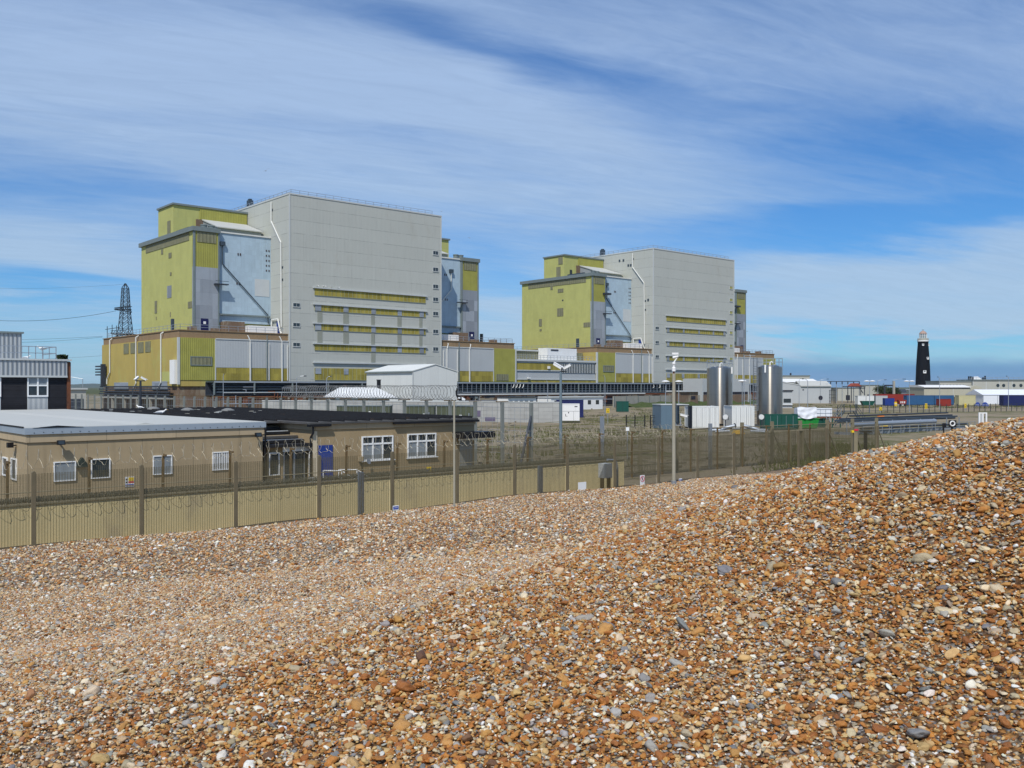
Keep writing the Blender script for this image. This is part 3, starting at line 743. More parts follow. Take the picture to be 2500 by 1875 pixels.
        for q4 in ((-13.6, -8.8, 6, 9.0, 18.3, 21.6), (-17, -15.2, 5, 7, 18.3, 19.8), (-23, -21.5, 4, 6, 18.3, 19.9)): part('roof_plant', bx(MB(), *q4), M_BRICK)
        part('roof_plant', bx(MB(), -24.2, -23.7, 12, 13, 18.3, 22.0), M_DKBLUE)
        dr = part('door', bx(MB(), -18.4, -16.6, 9.15, 9.3, 18.9, 22.2), mat('navy door', (.010, .012, .07), .5))
        part('door_light', bx(MB(), -17.8, -17.2, 9.08, 9.16, 20.9, 21.5), M_WHITE, dr)
    if not second:
        px_faces = [(850,880,740,795,M_LOUVRE),(865,880,950,985,M_LOUVRE),(835,880,1095,1225,M_PATCH),(700,725,1260,1325,M_LOUVRE),(700,725,1330,1392,M_LOUVRE),(1060,1110,1265,1335,M_LOUVRE),(865,873,1380,1430,M_LOUVRE),(770,790,700,755,M_LOUVRE),(713,719,1430,1462,M_LOUVRE)]
    else:
        px_faces = [(840,885,720,775,M_LOUVRE),(835,885,1010,1130,M_LOUVRE),(690,712,1180,1290,M_LOUVRE),(1050,1118,1210,1280,M_LOUVRE),(780,800,690,740,M_LOUVRE),(695,710,1330,1360,M_LOUVRE),(875,885,880,900,M_GLASS)]
    for u0, u1, v0, v1, mm in px_faces:
        y1, y0 = lb(220+u0/4.424, -19.9), lb(220+u1/4.424, -19.9); ym = (y0+y1)/2
        part('side_window', MB().box(-20.0, -19.85, y0, y1, lz(450+v1/4.424, -19.9, ym), lz(450+v0/4.424, -19.9, ym)), mm)
    part('side_window', MB().box(-19.72, -19.5, 25.2, 27.2, 43, 47.6), M_LOUVRE)
    if second:
        part('side_window', MB().box(-19.72, -19.5, 24.0, 26.2, 48.4, 51.0), M_LOUVRE)
        part('side_window', MB().box(-17.0, -16.0, 23.1, 23.35, 44.2, 46.6), M_GLASS)
    # podium flank: louvres, three rain pipes, grey patches, white cupboard
    if not second:
        for u0, u1 in ((365,418),(440,488),(520,580),(598,655)):
            y1, y0 = lb(220+u0/4.424, -27.2), lb(220+u1/4.424, -27.2); part('louvre', MB().box(-27.3, -27.15, y0, y1, 14.2, 16.8), M_LOUVRE)
        for u, v0, v1, dx in ((210, 225, 575, -1), (492, 195, 690, -1), (762, 155, 680, -1)):
            y = lb(220+u/4.424, -27.5); z0, z1 = lz(780+v1/4.424, -27.5, y), lz(780+v0/4.424, -27.5, y)
            part('rain_pipe', MB().tube([(-26.9, y-.6, z1+.5), (-27.45, y, z1), (-27.45, y, z0), (-27.6, y+1.8, z0-1.6), (-27.6, y+1.9, z0-3.0)], .16, 8), M_PIPEW, smooth=True)
        for u0, u1, v0, v1 in ((262,412,680,730),(672,835,668,730)):
            y1, y0 = lb(220+u0/4.424, -27.2), lb(220+u1/4.424, -27.2); ym = (y0+y1)/2
            part('grey_patch', MB().box(-27.28, -27.1, y0, y1, lz(780+v1/4.424, -27.2, ym)-.5, lz(780+v0/4.424, -27.2, ym)), M_PATCH)
        y1, y0 = lb(220+882/4.424, -27.4), lb(220+930/4.424, -27.4)
        cb = part('white_duct', MB().box(-27.9, -27.1, y0, y1, 6.5, lz(780+435/4.424, -27.4, y0)), M_WHITE)
        part('lime_patch', MB().box(-27.26, -27.15, *sorted((lb(220+780/4.424, -27.2), lb(220+884/4.424, -27.2))), 7.0, 9.4), M_YEL)
        pr = MB()
        for i in range(5): part('flank_pipe', MB().beam((-28.2, 3, 5.9-i*.62), (-28.2-.25*(i%2), 52, 5.9-i*.62), .34), M_STEEL)
        pc = MB()
        for i in range(6): pc.beam((-28.9, 4+i*9, 0), (-28.9, 4+i*9, 3.4), .5)
        pc.box(-29.2, -27.3, 3, 53, 3.0, 3.3)
        part('flank_pipe_shelf', pc, M_CONC)
        fb = MB()
        for i in range(4): fb.box(-28.6, -27.3, 50.5, 55.2, 8.9+i*.75, 9.25+i*.75)
        fb.box(-28.7, -27.6, 49.6, 50.4, 6.0, 11.9)
        part('pipe_manifold', fb, M_STEEL)
        an = MB()
        for p, q_ in (((-26, 53.5, 18.8), (-26, 53.5, 22.2)), ((-26, 49.5, 18.8), (-26, 49.5, 22.4)), ((-26, 46, 18.8), (-26, 46, 22.0)), ((-26, 55.0, 21.4), (-26, 45, 21.4)), ((-26, 54, 18.9), (-26, 40, 19.3))): an.beam(p, q_, .14)
        part('roof_aerial', an, M_DKBLUE)
    # blue door and white swan pipe at the foot of the flank
    y = lb(679, -.1)
    part('door', MB().box(-.16, .04, y-.75, y+.75, 18.9, 22.2), M_ROYAL)
    y0 = lb(664, -.3)
    part('vent_pipe', MB().tube([(-.4, y0, 18.6), (-.4, y0, 22.6), (-.4, y0-3.4, 22.7), (-.4, y0-4.6, 19.6), (-.4, y0-5.2, 19.0)], .2, 8), M_PIPEW, smooth=True)
    return T
R1 = reactor('reactor_building', 'grey reactor hall with lime yellow wings and ochre podium, the larger and nearer one', RA, False)
R2 = reactor('reactor_building', 'farther grey reactor hall with lime wings, behind the steel tanks', RA+135.8, True)

# link building between the two halls
def link_building():
    T = thing('link_building', 'low banded link building in white and ochre stripes between the two reactor halls', 'office block', RA+73.6, RB+1.0)
    L = RA+135.8-27.3-(RA+73.6)
    P = lambda nm, mb, m, par=T: link_mesh(nm, mb, m, par)
    P('wall', MB().box(0, L, 0, 20, 0, 13.6), M_SHED)
    P('roof_edge', MB().box(-.1, L+.05, -.5, 20.2, 13.6, 14.2), M_LEDGE)
    P('stained_band', MB().box(0, L-16, -.15, .02, 11.0, 13.1), M_OLIVE)
    w_ = P('window_strip', MB().box(L-15.6, L-.2, -.15, .02, 10.2, 13.1), M_GLASS)
    m = MB()
    for i in range(22): x = L-15.6+i*.73; m.box(x-.05, x+.05, -.22, -.12, 10.2, 13.1)
    P('mullions', m, M_FRAME, w_)
    P('stained_band', MB().box(0, L-.1, -.15, .02, 5.0, 8.0), M_OLIVE)
    link_each('ledge', [(0, L-.1, -.3, .02, 8.0, 8.25), (0, L-.1, -.3, .02, 4.7, 4.98), (0, L-16, -.3, .02, 10.7, 10.98)], M_LEDGE, T)
    P('upper_storey', MB().box(0, L-.3, 5.5, 18, 14.2, 16.9), M_LOUVRE)
    P('upper_roof', MB().box(-.1, L-3.2, 5.1, 18.3, 16.9, 17.3), M_LEDGE)
    hut = P('plant_room', MB().box(14.8, 27.5, 1.2, 5.4, 14.2, 17.9), M_WHITE)
    P('vent_slot', MB().box(16.2, 19.4, 1.08, 1.22, 17.1, 17.5), M_INK, hut)
    r = MB()
    for z in (14.9, 15.5): r.beam((1, .3, z), (L-1, .3, z), .08)
    for i in range(24): r.beam((1+i*(L-2)/23, .3, 14.2), (1+i*(L-2)/23, .3, 15.5), .08)
    P('railing', r, M_GALV)
    link_each('wall_light', [(13.5, 14.3, -.6, -.15, 11.4, 12.2), (5, 6, -.9, -.3, 8.4, 8.7)], M_WHITE, T)
link_building()

# long steel pipe gantry running in front of both halls
def pipe_bridge():
    b = RB-9.5; a0 = RA-24; a1 = RA+135.8+52; L = a1-a0
    T = thing('pipe_gantry', 'long dark steel pipe gantry along the foot of the reactor halls', 'pipe gantry', a0, b)
    P = lambda nm, mb, m, par=T, **k: link_mesh(nm, mb, m, par, **k)
    P('top_deck', MB().box(0, L, -2, 2.5, 6.85, 7.05), M_DKBLUE)
    P('top_rail', MB().box(0, L, -2.2, -2.0, 6.75, 7.12), M_GALV)
    P('lower_deck', MB().box(0, L, -2, 2.5, 3.95, 4.15), M_STEEL)
    P('back_sheeting', MB().box(0, L, 2.5, 2.7, 3.6, 6.84), M_STEEL)
    fr = MB()
    n = int(L/1.55)
    fr.beam((62, -2.08, 4.2), (L, -2.08, 4.2), .14)
    for i in range(n+1):
        x = i*L/n
        if x > 62: fr.beam((x, -2.05, 4.15), (x, -2.05, 6.85), .10)
    P('lattice', fr, M_GALV)
    for i in range(0, n, 6): P('post', MB().beam((i*L/n, -2.1, 4.1), (i*L/n, -2.1, 6.8), .28), M_COPING)
    for y, z, r in ((-1.5, 5.9, .22), (-1.5, 5.3, .16), (-1.6, 4.6, .25), (-1.0, 6.4, .18)): P('pipe', MB().cyl((0, y, z), (L, y, z), r, n=8), M_DKBLUE)
    for y, z, r in ((-1.9, 3.55, .22), (-1.7, 3.0, .14)): P('pipe', MB().cyl((0, y, z), (L, y, z), r, n=8), M_RUST)
    P('lagged_pipe', MB().cyl((30, -2.3, 3.75), (L-70, -2.3, 3.75), .20, n=8), M_LEDGE)
    P('lagged_pipe', MB().cyl((2, -2.3, 4.55), (60, -2.3, 4.55), .09, n=6), M_LEDGE)
    P('lagged_pipe', MB().cyl((2, -2.3, 2.1), (L-20, -2.3, 2.1), .13, n=6), M_GALV)
    for i in range(0, int(L/8.2)+1): P('column', MB().box(i*8.2, i*8.2+.55, -1.7, -1.15, 0, 3.94), M_CONCD)
    for k in range(22):
        x = random.uniform(4, 70); z = random.uniform(4.2, 6.6); l = random.uniform(.6, 3.2); dz = random.uniform(.5, 1.8)
        P('branch_pipe', MB().tube([(x, -2.3, z), (x+l, -2.3, z), (x+l, -2.3, z-dz)], .08, 6), M_GALV if k % 3 else M_RUST)
    for k in range(34):
        x = random.uniform(2, L-4); P('valve_box', MB().box(x, x+random.uniform(.5, 2.6), -2.2, -1.0, 1.2+1.8*random.random(), 3.2+random.random()*.6), (M_RUST, M_STEEL, M_STEEL, M_COPING)[k % 4])
    for k in range(16):
        x = random.uniform(2, L-4); P('drop_pipe', MB().tube([(x, -2.1, 3.9), (x, -2.1, .2)], .12, 6), (M_GALV, M_RUST, M_STEEL)[k % 3])
    for k in range(4): P('lamp_bracket', MB().tube([(86.5+k*1.2, -2.3, 6.6), (86.3+k*1.2, -2.3, 5.9), (85.9+k*1.2, -2.3, 5.6)], .11, 6), M_PIPEW)
    for k in (146, 149): P('lamp_bracket', MB().tube([(k, -2.3, 6.6), (k+.2, -2.3, 5.8), (k-.4, -2.3, 5.6)], .12, 6), M_PIPEW)
    # ground floor wall behind the gantry with openings
    gw = thing('ground_floor_wall', 'brick and concrete ground floor wall with dark openings behind the pipe gantry', 'wall', a0+30, RB-3.5)
    L2 = L-34
    link_mesh('wall', MB().box(0, L2, 0, 1.2, 0, 4.4), M_CONC, gw)
    link_each('opening', [(x, x+w_, -.08, .05, .4, 3.2) for x, w_ in ((72, 3), (78, 6), (90, 9), (101, 7), (108, 5), (118, 3), (125, 4), (133, 4), (140, 3))], M_INK, gw)
    link_each('brick_panel', [(x, x+w_, -.1, .05, .2, 3.4) for x, w_ in ((6, 10), (22, 12), (40, 9), (56, 6))], M_BRICK, gw)
    link_each('olive_panel', [(x, x+w_, -.1, .05, .2, 3.3) for x, w_ in ((144, 5), (150, 5), (156, 5))], M_OLIVE, gw)
pipe_bridge()

# ------------------------------------------------------------------ offices inside the fence
OB = 46.9; OA = A(67, OB)
def office():
    T = thing('office_building', 'low buff rendered office with white flat roof and grey metal flashing, near left', 'office', OA, OB)
    P = lambda nm, mb, m, par=T, **k: link_mesh(nm, mb, m, par, **k)
    L = A(641, OB)-OA
    P('wall', MB().box(0, L, 0, 37.5, 0, 3.22), M_RENDER)
    P('fascia', MB().box(-.07, L+.07, -.07, 37.6, 3.23, 3.60), M_FASCIA)
    P('flashing', MB().box(-.14, L+.14, -.14, 37.7, 3.605, 3.90), M_FLASH)
    rf = P('roof', MB().box(-.10, L+.10, -.10, 37.6, 3.88, 3.925), M_ROOFW)
    sm = MB(); sm.prism([(5.0, 3.92), (5.5, 4.0), (6.0, 3.92)], .4, 37); P('seam_ridge', sm, M_ROOFW, rf)
    bl = MB()
    for i in range(30): x = .25+i*.40; bl.box(x-.018, x+.018, -.155, -.138, 3.66+.02*(i % 2), 3.695+.02*(i % 2))
    P('fixings', bl, M_INK, rf)
    P('lifted_edge', MB().prism([(0.2, 3.90), (2.4, 3.90), (1.3, 3.99)], -.16, .1).box(-.16, -.13, .1, 9, 3.90, 3.97), M_BLACKP, rf)
    x_ = lambda px: A(px, OB)-OA
    z_ = lambda py, px: Z(py, A(px, OB), OB)
    def win(p0, p1, y0, y1, pane, blinds=False):
        x0, x1 = x_(p0), x_(p1); pm = (p0+p1)/2; z1, z0 = z_(y0, pm), z_(y1, pm)
        w_ = P('window', MB().box(x0, x1, -.03, .02, z0, z1), pane)
        f = .05
        P('frame', MB().box(x0-f, x1+f, -.07, .02, z0-f, z0).box(x0-f, x1+f, -.07, .02, z1, z1+f).box(x0-f, x0, -.07, .02, z0, z1).box(x1, x1+f, -.07, .02, z0, z1), M_FRAME, w_)
        if blinds:
            b = MB()
            for i in range(9): x = x0+(i+.5)*(x1-x0)/9; b.box(x-.022, x+.022, -.045, -.03, z0, z1)
            P('blinds', b, M_FRAME, w_)
    win(133, 182, 1129, 1172, M_GLASSB); win(224, 266, 1122, 1165, M_GLASS); win(375, 417, 1114, 1156, M_GLASSB); win(520, 558, 1105, 1145, M_GLASS, True)
    xs = [(9, 19, 1120, 1160), (30, 41, 1123, 1170), (-12, 0, 1117, 1158)]
    for p0, p1, y0, y1 in xs:
        b1, b0 = B(p0, OA)-OB, B(p1, OA)-OB
        z1, z0 = Z(y0, OA, OB+b0), Z(y1, OA, OB+b0)
        w_ = P('window', MB().box(-.03, .02, b0, b1, z0, z1), M_GLASS)
        f = .06
        P('frame', MB().box(-.07, .02, b0-f, b1+f, z0-f, z0).box(-.07, .02, b0-f, b1+f, z1, z1+f).box(-.07, .02, b0-f, b0, z0, z1).box(-.07, .02, b1, b1+f, z0, z1), M_FRAME, w_)
    for px, py in ((144, 1080), (624, 1061)):
        x, z = x_(px), z_(py, px)
        fl = P('floodlight', MB().prismx([(-.42, z-.10), (-.38, z+.12), (-.24, z+.10), (-.26, z-.10)], x-.17, x+.17).box(x-.03, x+.03, -.3, .0, z-.04, z+.02), M_BLACKP)
        P('lens', MB().prismx([(-.435, z-.07), (-.40, z+.09), (-.395, z+.09), (-.43, z-.07)], x-.13, x+.13), M_GLASS, fl)
    bq = B(40, OA)-OB; z = Z(1086, OA, OB+bq)
    P('floodlight', MB().box(-.4, -.15, bq-.15, bq+.15, z-.12, z+.12).box(-.2, 0, bq-.03, bq+.03, z-.05, z), M_BLACKP)
    x, z = x_(198), z_(1138, 198)
    P('dark_cowl', MB().prism([(x-.26, z-.04), (x+.26, z-.04), (x+.22, z+.12), (x+.02, z+.42), (x-.02, z+.42), (x-.22, z+.12)], -.25, .01), mat('dark olive cowl', (.035, .045, .035), .6))
    x, z = x_(316), z_(1176, 316)
    sg = P('safety_notice', MB().box(x-.22, x+.22, -.03, .01, z-.24, z+.24), M_SIGNW)
    P('yellow_panel', MB().box(x-.06, x+.20, -.036, -.031, z+.03, z+.21), M_YELLOW, sg)
    P('red_panel', MB().box(x-.06, x+.20, -.036, -.031, z-.07, z+.02), M_SIGNR, sg)
    P('blue_panel', MB().box(x-.20, x+.20, -.036, -.031, z-.22, z-.12), M_SIGNB, sg)
    P('pictogram', MB().cyl((x-.14, -.036, z+.12), (x-.14, -.031, z+.12), .05, n=10), M_INK, sg)
    P('pictogram', MB().cyl((x-.14, -.036, z-.02), (x-.14, -.031, z-.02), .05, n=10), M_INK, sg)
    P('rain_pipe', MB().cyl((L+.12, -.1, 3.55), (L+.12, -.1, 3.2), .06).cyl((L+.12, -.1, 3.2), (L+.10, .1, .1), .05), M_BLACKP)
office()

O2A = A(765, OB)
def office2():
    T = thing('office_building', 'buff rendered office with black felt roof, blue door and white framed windows', 'office', O2A, OB)
    P = lambda nm, mb, m, par=T, **k: link_mesh(nm, mb, m, par, **k)
    L = A(1158, OB)-O2A
    x_ = lambda px: A(px, OB)-O2A
    z_ = lambda py, px: Z(py, A(px, OB), OB)
    P('wall', MB().box(0, L, 0, 38, 0, 3.36), M_RENDER2)
    P('fascia', MB().box(-.05, L+.05, -.07, 38.1, 3.37, 3.68), M_FASCIA)
    xr = A(648, OB)-O2A
    rf = P('roof', MB().slab([(-.35, -.22), (L+.15, -.22), (L+.15, 38.3), (xr+.3, 38.3), (xr+.3, 3.2), (-.35, 3.2)], 3.685, 3.80), M_ROOFB)
    bt = MB()
    n = 17
    for i in range(n):
        x = xr+.6+i*(L-xr-.8)/(n-1); bt.box(x-.05, x+.05, 3.3 if x < -.35 else 0.0, 38.2, 3.80, 3.93)
    P('battens', bt, M_ROOFB2, rf)
    for k in range(26):
        x = random.uniform(xr+.8, L-.4); y = random.uniform(4, 37); P('roof_litter', MB().box(x-.12, x+.12, y, y+random.uniform(.1, .5), 3.82, 3.9+random.random()*.05), M_ROOFW if k % 3 else M_CONC, rf)
    for x, y in ((xr+6, 33.5), (xr+6.6, 27.5), (xr+8.5, 24)): P('roof_hatch', MB().lathe([(.55, 0), (.5, .18), (.2, .3), (.02, .32)], (x, y, 3.8), 12), mat('grey rooflight', (.20, .20, .19), .5), rf)
    P('gutter', MB().box(-.45, x_(803), -.30, -.09, 3.56, 3.70), M_BLACKP)
    P('gutter', MB().box(x_(957), L+.2, -.30, -.09, 3.56, 3.70), M_BLACKP)
    P('rain_pipe', MB().tube([(-.12, -.2, 3.6), (-.12, -.2, 3.2), (-.2, -.05, 2.95), (-.2, -.05, .1)], .06), M_BLACKP)
    P('corner_board', MB().box(-.04, .22, -.05, -.005, 0, 3.3), mat('cream corner board', (.58, .50, .36), .8))
    def bigwin(p0, p1, y0, y1):
        x0, x1 = x_(p0), x_(p1); pm = (p0+p1)/2; z1, z0 = z_(y0, pm), z_(y1, pm)
        w_ = P('window', MB().box(x0, x1, -.03, .02, z0, z1), M_GLASS)
        f = .075; zm = z1-(z1-z0)*.30
        fr = MB().box(x0-f, x1+f, -.09, .02, z0-f, z0).box(x0-f, x1+f, -.09, .02, z1, z1+f).box(x0-f, x0, -.09, .02, z0, z1).box(x1, x1+f, -.09, .02, z0, z1)
        for k in (1, 2): xm = x0+k*(x1-x0)/3; fr.box(xm-.04, xm+.04, -.085, .02, z0, z1)
        fr.box(x0, x1, -.08, .02, zm-.05, zm+.05)
        fr.box(x0-f-.06, x1+f+.10, -.16, .02, z0-f-.05, z0-f-.002)
        P('frame', fr, M_FRAME, w_)
        P('blind', MB().box(x0+.04, x0+(x1-x0)/3*1.9, -.036, -.031, z0, zm-.06), M_GLASSB, w_)
    bigwin(885, 956, 1067, 1120); bigwin(996, 1061, 1061, 1113)
    x0, x1 = x_(777), x_(811)
    d = P('door', MB().box(x0, x1, -.06, .02, .15, z_(1087, 790)), M_ROYAL)
    P('door_step', MB().box(x0-.2, x1+.3, -1.0, -.07, 0, .14), M_CONC)
    # white handrails beside the door
    for xo in (x_(786), x_(824)):
        P('handrail', MB().tube([(xo, -.15, 1.05), (xo+.75, -.9, 1.05), (xo+1.75, -1.9, .15)], .03, 6).tube([(xo, -.15, .1), (xo, -.15, 1.05)], .03, 6).tube([(xo+.75, -.9, .1), (xo+.75, -.9, 1.05)], .03, 6), M_FRAME)
    x, z = x_(879), z_(1120, 879)
    P('meter_box', MB().box(x-.14, x+.14, -.18, .01, z-.14, z+.14), M_FASCIA)
    x, z = x_(892), z_(1126, 892)
    P('satellite_dish', MB().lathe([(.02, 0), (.10, .012), (.17, .05), (.175, .06)], (0, 0, 0), 16), M_GALV).location = (x, -.3, z)
    bpy.data.objects['satellite_dish'].rotation_euler = (R(75), 0, R(20))
    P('cable', MB().tube([(x_(882), -.05, z_(1130, 882)), (x_(884), -.05, .1)], .025, 6), M_BLACKP)
    # dark side porch at the right hand end
    P('porch_canopy', MB().box(x_(1104), x_(1160)+.6, -1.3, -.02, z_(1068, 1130), z_(1053, 1130)), M_BLACKP)
    pd = P('door', MB().box(x_(1122), x_(1152), -.05, .02, .1, z_(1075, 1135)), mat('grey door', (.25, .26, .25), .6))
    P('frame', MB().box(x_(1118), x_(1156), -.09, .02, z_(1075, 1135), z_(1071, 1135)), M_FRAME, pd)
    x = x_(1050); z = 1.55
    # glazed entrance set back between the two offices
    PB = OB+.55
    E = thing('entrance_porch', 'glazed entrance porch with stepped black roofs between the two buff offices', 'porch', A(652, PB), PB)
    Q = lambda nm, mb, m, par=E, **k: link_mesh(nm, mb, m, par, **k)
    W_ = O2A-.03-A(652, PB)
    Q('wall', MB().box(0, W_*.40, 0, .25, 0, 2.45), M_RENDER2); Q('inner_wall', MB().box(W_*.40, W_, 1.4, 1.5, 0, 2.45), M_GLASSB)
    Q('lintel', MB().box(W_*.36, W_+.1, -.12, -.01, 2.18, 2.45), M_FRAME)
    for k, (u0, u1) in enumerate(((.40, .62), (.66, .88))):
        dd = Q('glazed_door', MB().box(W_*u0, W_*u1, -.06, .02, .1, 2.16), M_GLASS)
        Q('door_frame', MB().box(W_*u0-.05, W_*u0, -.09, .02, .1, 2.16).box(W_*u1, W_*u1+.05, -.09, .02, .1, 2.16), M_GALV, dd)
    sw = Q('window', MB().box(W_*.06, W_*.26, -.04, .02, .95, 2.1), M_GLASS)
    Q('frame', MB().box(W_*.06-.06, W_*.26+.06, -.08, .02, .88, .95).box(W_*.06-.06, W_*.26+.06, -.08, .02, 2.1, 2.17).box(W_*.06-.06, W_*.06, -.08, .02, .95, 2.1).box(W_*.26, W_*.26+.06, -.08, .02, .95, 2.1), M_FRAME, sw)
    Q('porch_roof', MB().box(-.1, W_, -.55, .45, 2.47, 2.62), M_ROOFB2)
    for k, (y0, z0, z1) in enumerate(((.46, 2.66, 2.80), (1.2, 2.86, 3.0), (2.2, 3.06, 3.2), (3.4, 3.26, 3.44))):
        Q('stepped_roof', MB().box(-.08, W_, y0, y0+1.6, z0, z1), M_ROOFB if k % 2 else M_ROOFB2)
        Q('roof_upstand', MB().box(-.05, W_-.01, y0+.15, y0+.22, z1+.002, z1+.05), (M_GALV, M_FASCIA, M_LEDGE, M_FASCIA)[k])
    Q('rail', MB().tube([(W_*.93, -.5, .05), (W_*.93, -.5, 1.9), (W_*.97, -.5, 2.4)], .06, 8), M_FRAME)
    Q('ramp_panel', MB().prism([(W_*.74, .05), (W_*.98, .05), (W_*.90, .75), (W_*.80, .75)], -1.2, -1.1), M_WHITE)
M_RENDER2 = mat('plain buff render', (.34, .255, .145), .9, var=.07, vscale=.4, streak=.14, panel=(1.18, 50, -1), panelvar=.04, joint=(.0, -.25, .03), speck=.08, bump=.2, bscale=40)
M_ROOFB2 = mat('black roof batten', (.016, .016, .018), .8, var=.4, vscale=1.5, rust=((.10, .055, .025), .5, .7, .60))
office2()

def control_block():
    b = 85.6
    a0 = A(172, b)-23
    T = thing('control_block', 'two storey dark brown block with pale ribbed cladding band, far left', 'office block', a0, b)
    P = lambda nm, mb, m, par=T, **k: link_mesh(nm, mb, m, par, **k)
    x_ = lambda px: A(px, b)-a0
    zt, zf = 8.05, 6.78
    P('wall', MB().box(0, x_(171), 0, 18, 0, 8.0), M_BROWNCLAD)
    P('ribbed_band', MB().box(-.1, x_(162), -.25, -.01, zf, zt), M_RIBL)
    P('band_cap', MB().box(-.15, x_(171)+.05, -.35, 18.1, zt, zt+.14), M_LEDGE)
    P('band_sill', MB().box(-.1, x_(162)+.02, -.3, -.005, zf-.16, zf-.002), M_LEDGE)
    P('rusty_end', MB().box(x_(163), x_(171)+.03, -.12, -.01, 2, 7.95), M_RUST)
    def win(p0, p1):
        x0, x1 = x_(p0), x_(p1); z1, z0 = zf-.2, Z(965, a0+x0, b)
        w_ = P('window', MB().box(x0, x1, -.05, -.01, z0, z1), M_GLASS)
        zm = Z(941, a0+x0, b); xm = (x0+x1)/2
        P('frame', MB().box(x0-.06, x0+.04, -.12, -.01, z0, z1).box(x1-.04, x1+.06, -.12, -.01, z0, z1).box(xm-.06, xm+.06, -.12, -.01, z0, z1).box(x0, x1, -.11, -.01, zm-.06, zm+.06).box(x0-.06, x1+.06, -.13, -.01, z0-.14, z0), M_FRAME, w_)
        P('blind', MB().box(x0+.05, x1-.05, -.058, -.052, zm+.07, z1), M_GLASSB, w_)
        P('panel_below', MB().box(x0-.05, x1+.05, -.06, -.01, 3.2, z0-.16), M_SHED)
    win(68, 115); win(-46, 0)
    U = P('upper_block', MB().box(x_(-60), x_(90), 5, 15, 8.1, 10.55), M_RIBL)
    P('upper_cap', MB().box(x_(-60)-.1, x_(90)+.15, 4.85, 15.1, 10.552, 10.7), M_COPING, U)
    P('upper_window', MB().box(x_(-10), x_(12), 4.93, 5.02, 8.3, 9.8), M_GLASSB, U)
    r = MB()
    for y in (.4,):
        x1 = x_(140)
        for z in (8.7, 9.25): r.beam((x_(-50), y, z), (x1, y, z), .06); r.beam((x1, y, z), (x1, 4.5, z), .06)
        for i in range(12): x = x_(-50)+(x1-x_(-50))*i/11; r.beam((x, y, 8.15), (x, y, 9.25), .06)
        r.beam((x1, 4.5, 8.15), (x1, 4.5, 9.25), .06)
    P('roof_railing', r, M_GALV)
    P('roof_weeds', MB().quadmesh([(x_(146)+random.uniform(0, .85), random.uniform(0, 2), 8.18+random.uniform(0, .5)) for _ in range(180)], [(3*i, 3*i+1, 3*i+2) for i in range(60)]), M_FOL)
control_block()
def gate_hut():
    a, b = AB(194, 150)
    T = thing('hut', 'small pale concrete hut with dark double door beside the control block', 'hut', a-2, b)
    P = lambda nm, mb, m, par=T: link_mesh(nm, mb, m, par)
    P('wall', MB().box(-2, 3.0, 0, 4, 0, 5.4), mat('pale speckled concrete', (.45, .44, .38), .9, var=.1, speck=.2))
    P('roof', MB().box(-2.2, 3.2, -.3, 4.2, 5.4, 5.65), M_LEDGE)
    P('door', MB().box(-.6, 1.1, -.08, .02, 1.0, 3.9), M_STEEL); P('door', MB().box(1.2, 2.6, -.08, .02, 1.0, 3.9), M_STEEL)
gate_hut()

# ------------------------------------------------------------------ fences
def post_mb(x, y, z0, z1, w): return MB().box(x-w/2, x+w/2, y-w/2, y+w/2, z0, z1).prism([(x-w/2, z1), (x+w/2, z1), (x, z1+w*.35)], y-w/2, y+w/2)
def wire_mb(x0, x1, y, z0, z1, dv, dh, wv, wh, top=None):
    m = MB()
    n = int((x1-x0)/dv)
    for i in range(n+1): x = x0+i*dv; m.quadmesh([(x-wv/2, y, z0), (x+wv/2, y, z0), (x+wv/2, y, z1), (x-wv/2, y, z1), (x, y+wv, z0), (x, y+wv, z1)], [(0, 1, 2, 3), (1, 4, 5, 2), (4, 0, 3, 5)])
    k = int((z1-z0)/dh)
    for i in range(k+1): z = z0+i*dh; m.quadmesh([(x0, y+.004, z-wh/2), (x1, y+.004, z-wh/2), (x1, y+.004, z+wh/2), (x0, y+.004, z+wh/2), (x0, y+.004+wh, z), (x1, y+.004+wh, z)], [(0, 1, 2, 3), (3, 2, 5, 4), (1, 0, 4, 5)])
    return m
def outer_fence():
    a0 = A(82, B_F1)
    T = thing('security_fence', 'outer buff post and weld mesh fence standing along the shingle edge', 'fence', a0, B_F1)
    P = lambda nm, mb, m, par=T: link_mesh(nm, mb, m, par)
    for i in range(-3, 17): P('post', post_mb(i*3.0+.02*math.sin(i*5.1), .015*math.sin(i*3.3), .6, 3.40+.03*math.sin(i*2.3), .10), M_F1POST)
    for i in range(-3, 16): P('mesh_panel', wire_mb(i*3.0+.08, i*3.0+2.92, .07, 1.0, 3.36, .0762, .0254, .0115, .0068), M_WIRE)
    bw = 30.2
    S = thing('sheet_wall', 'low buff sheet wall topped with dull wire rolls just behind the outer fence', 'wall', a0, bw)
    x1 = A(1524, bw)-a0
    link_mesh('sheeting', MB().box(-9.0, x1, 0, .08, .2, 2.28), M_BEIGE, S)
    link_mesh('capping', MB().box(-9.0, x1+.03, -.04, .12, 2.285, 2.33), M_CREAMPOST, S)
    for y, z, r, p in ((.22, 2.36, .085, .045), (.42, 2.40, .085, .05), (-.08, 2.24, .12, .36)):
        link_mesh('wire_roll', MB().coil(-9.0, x1-.3, y, z, r, p, .011 if p < .3 else .006, 10, .15), M_DKRAZOR, S)
outer_fence()
B_F2 = 39.7
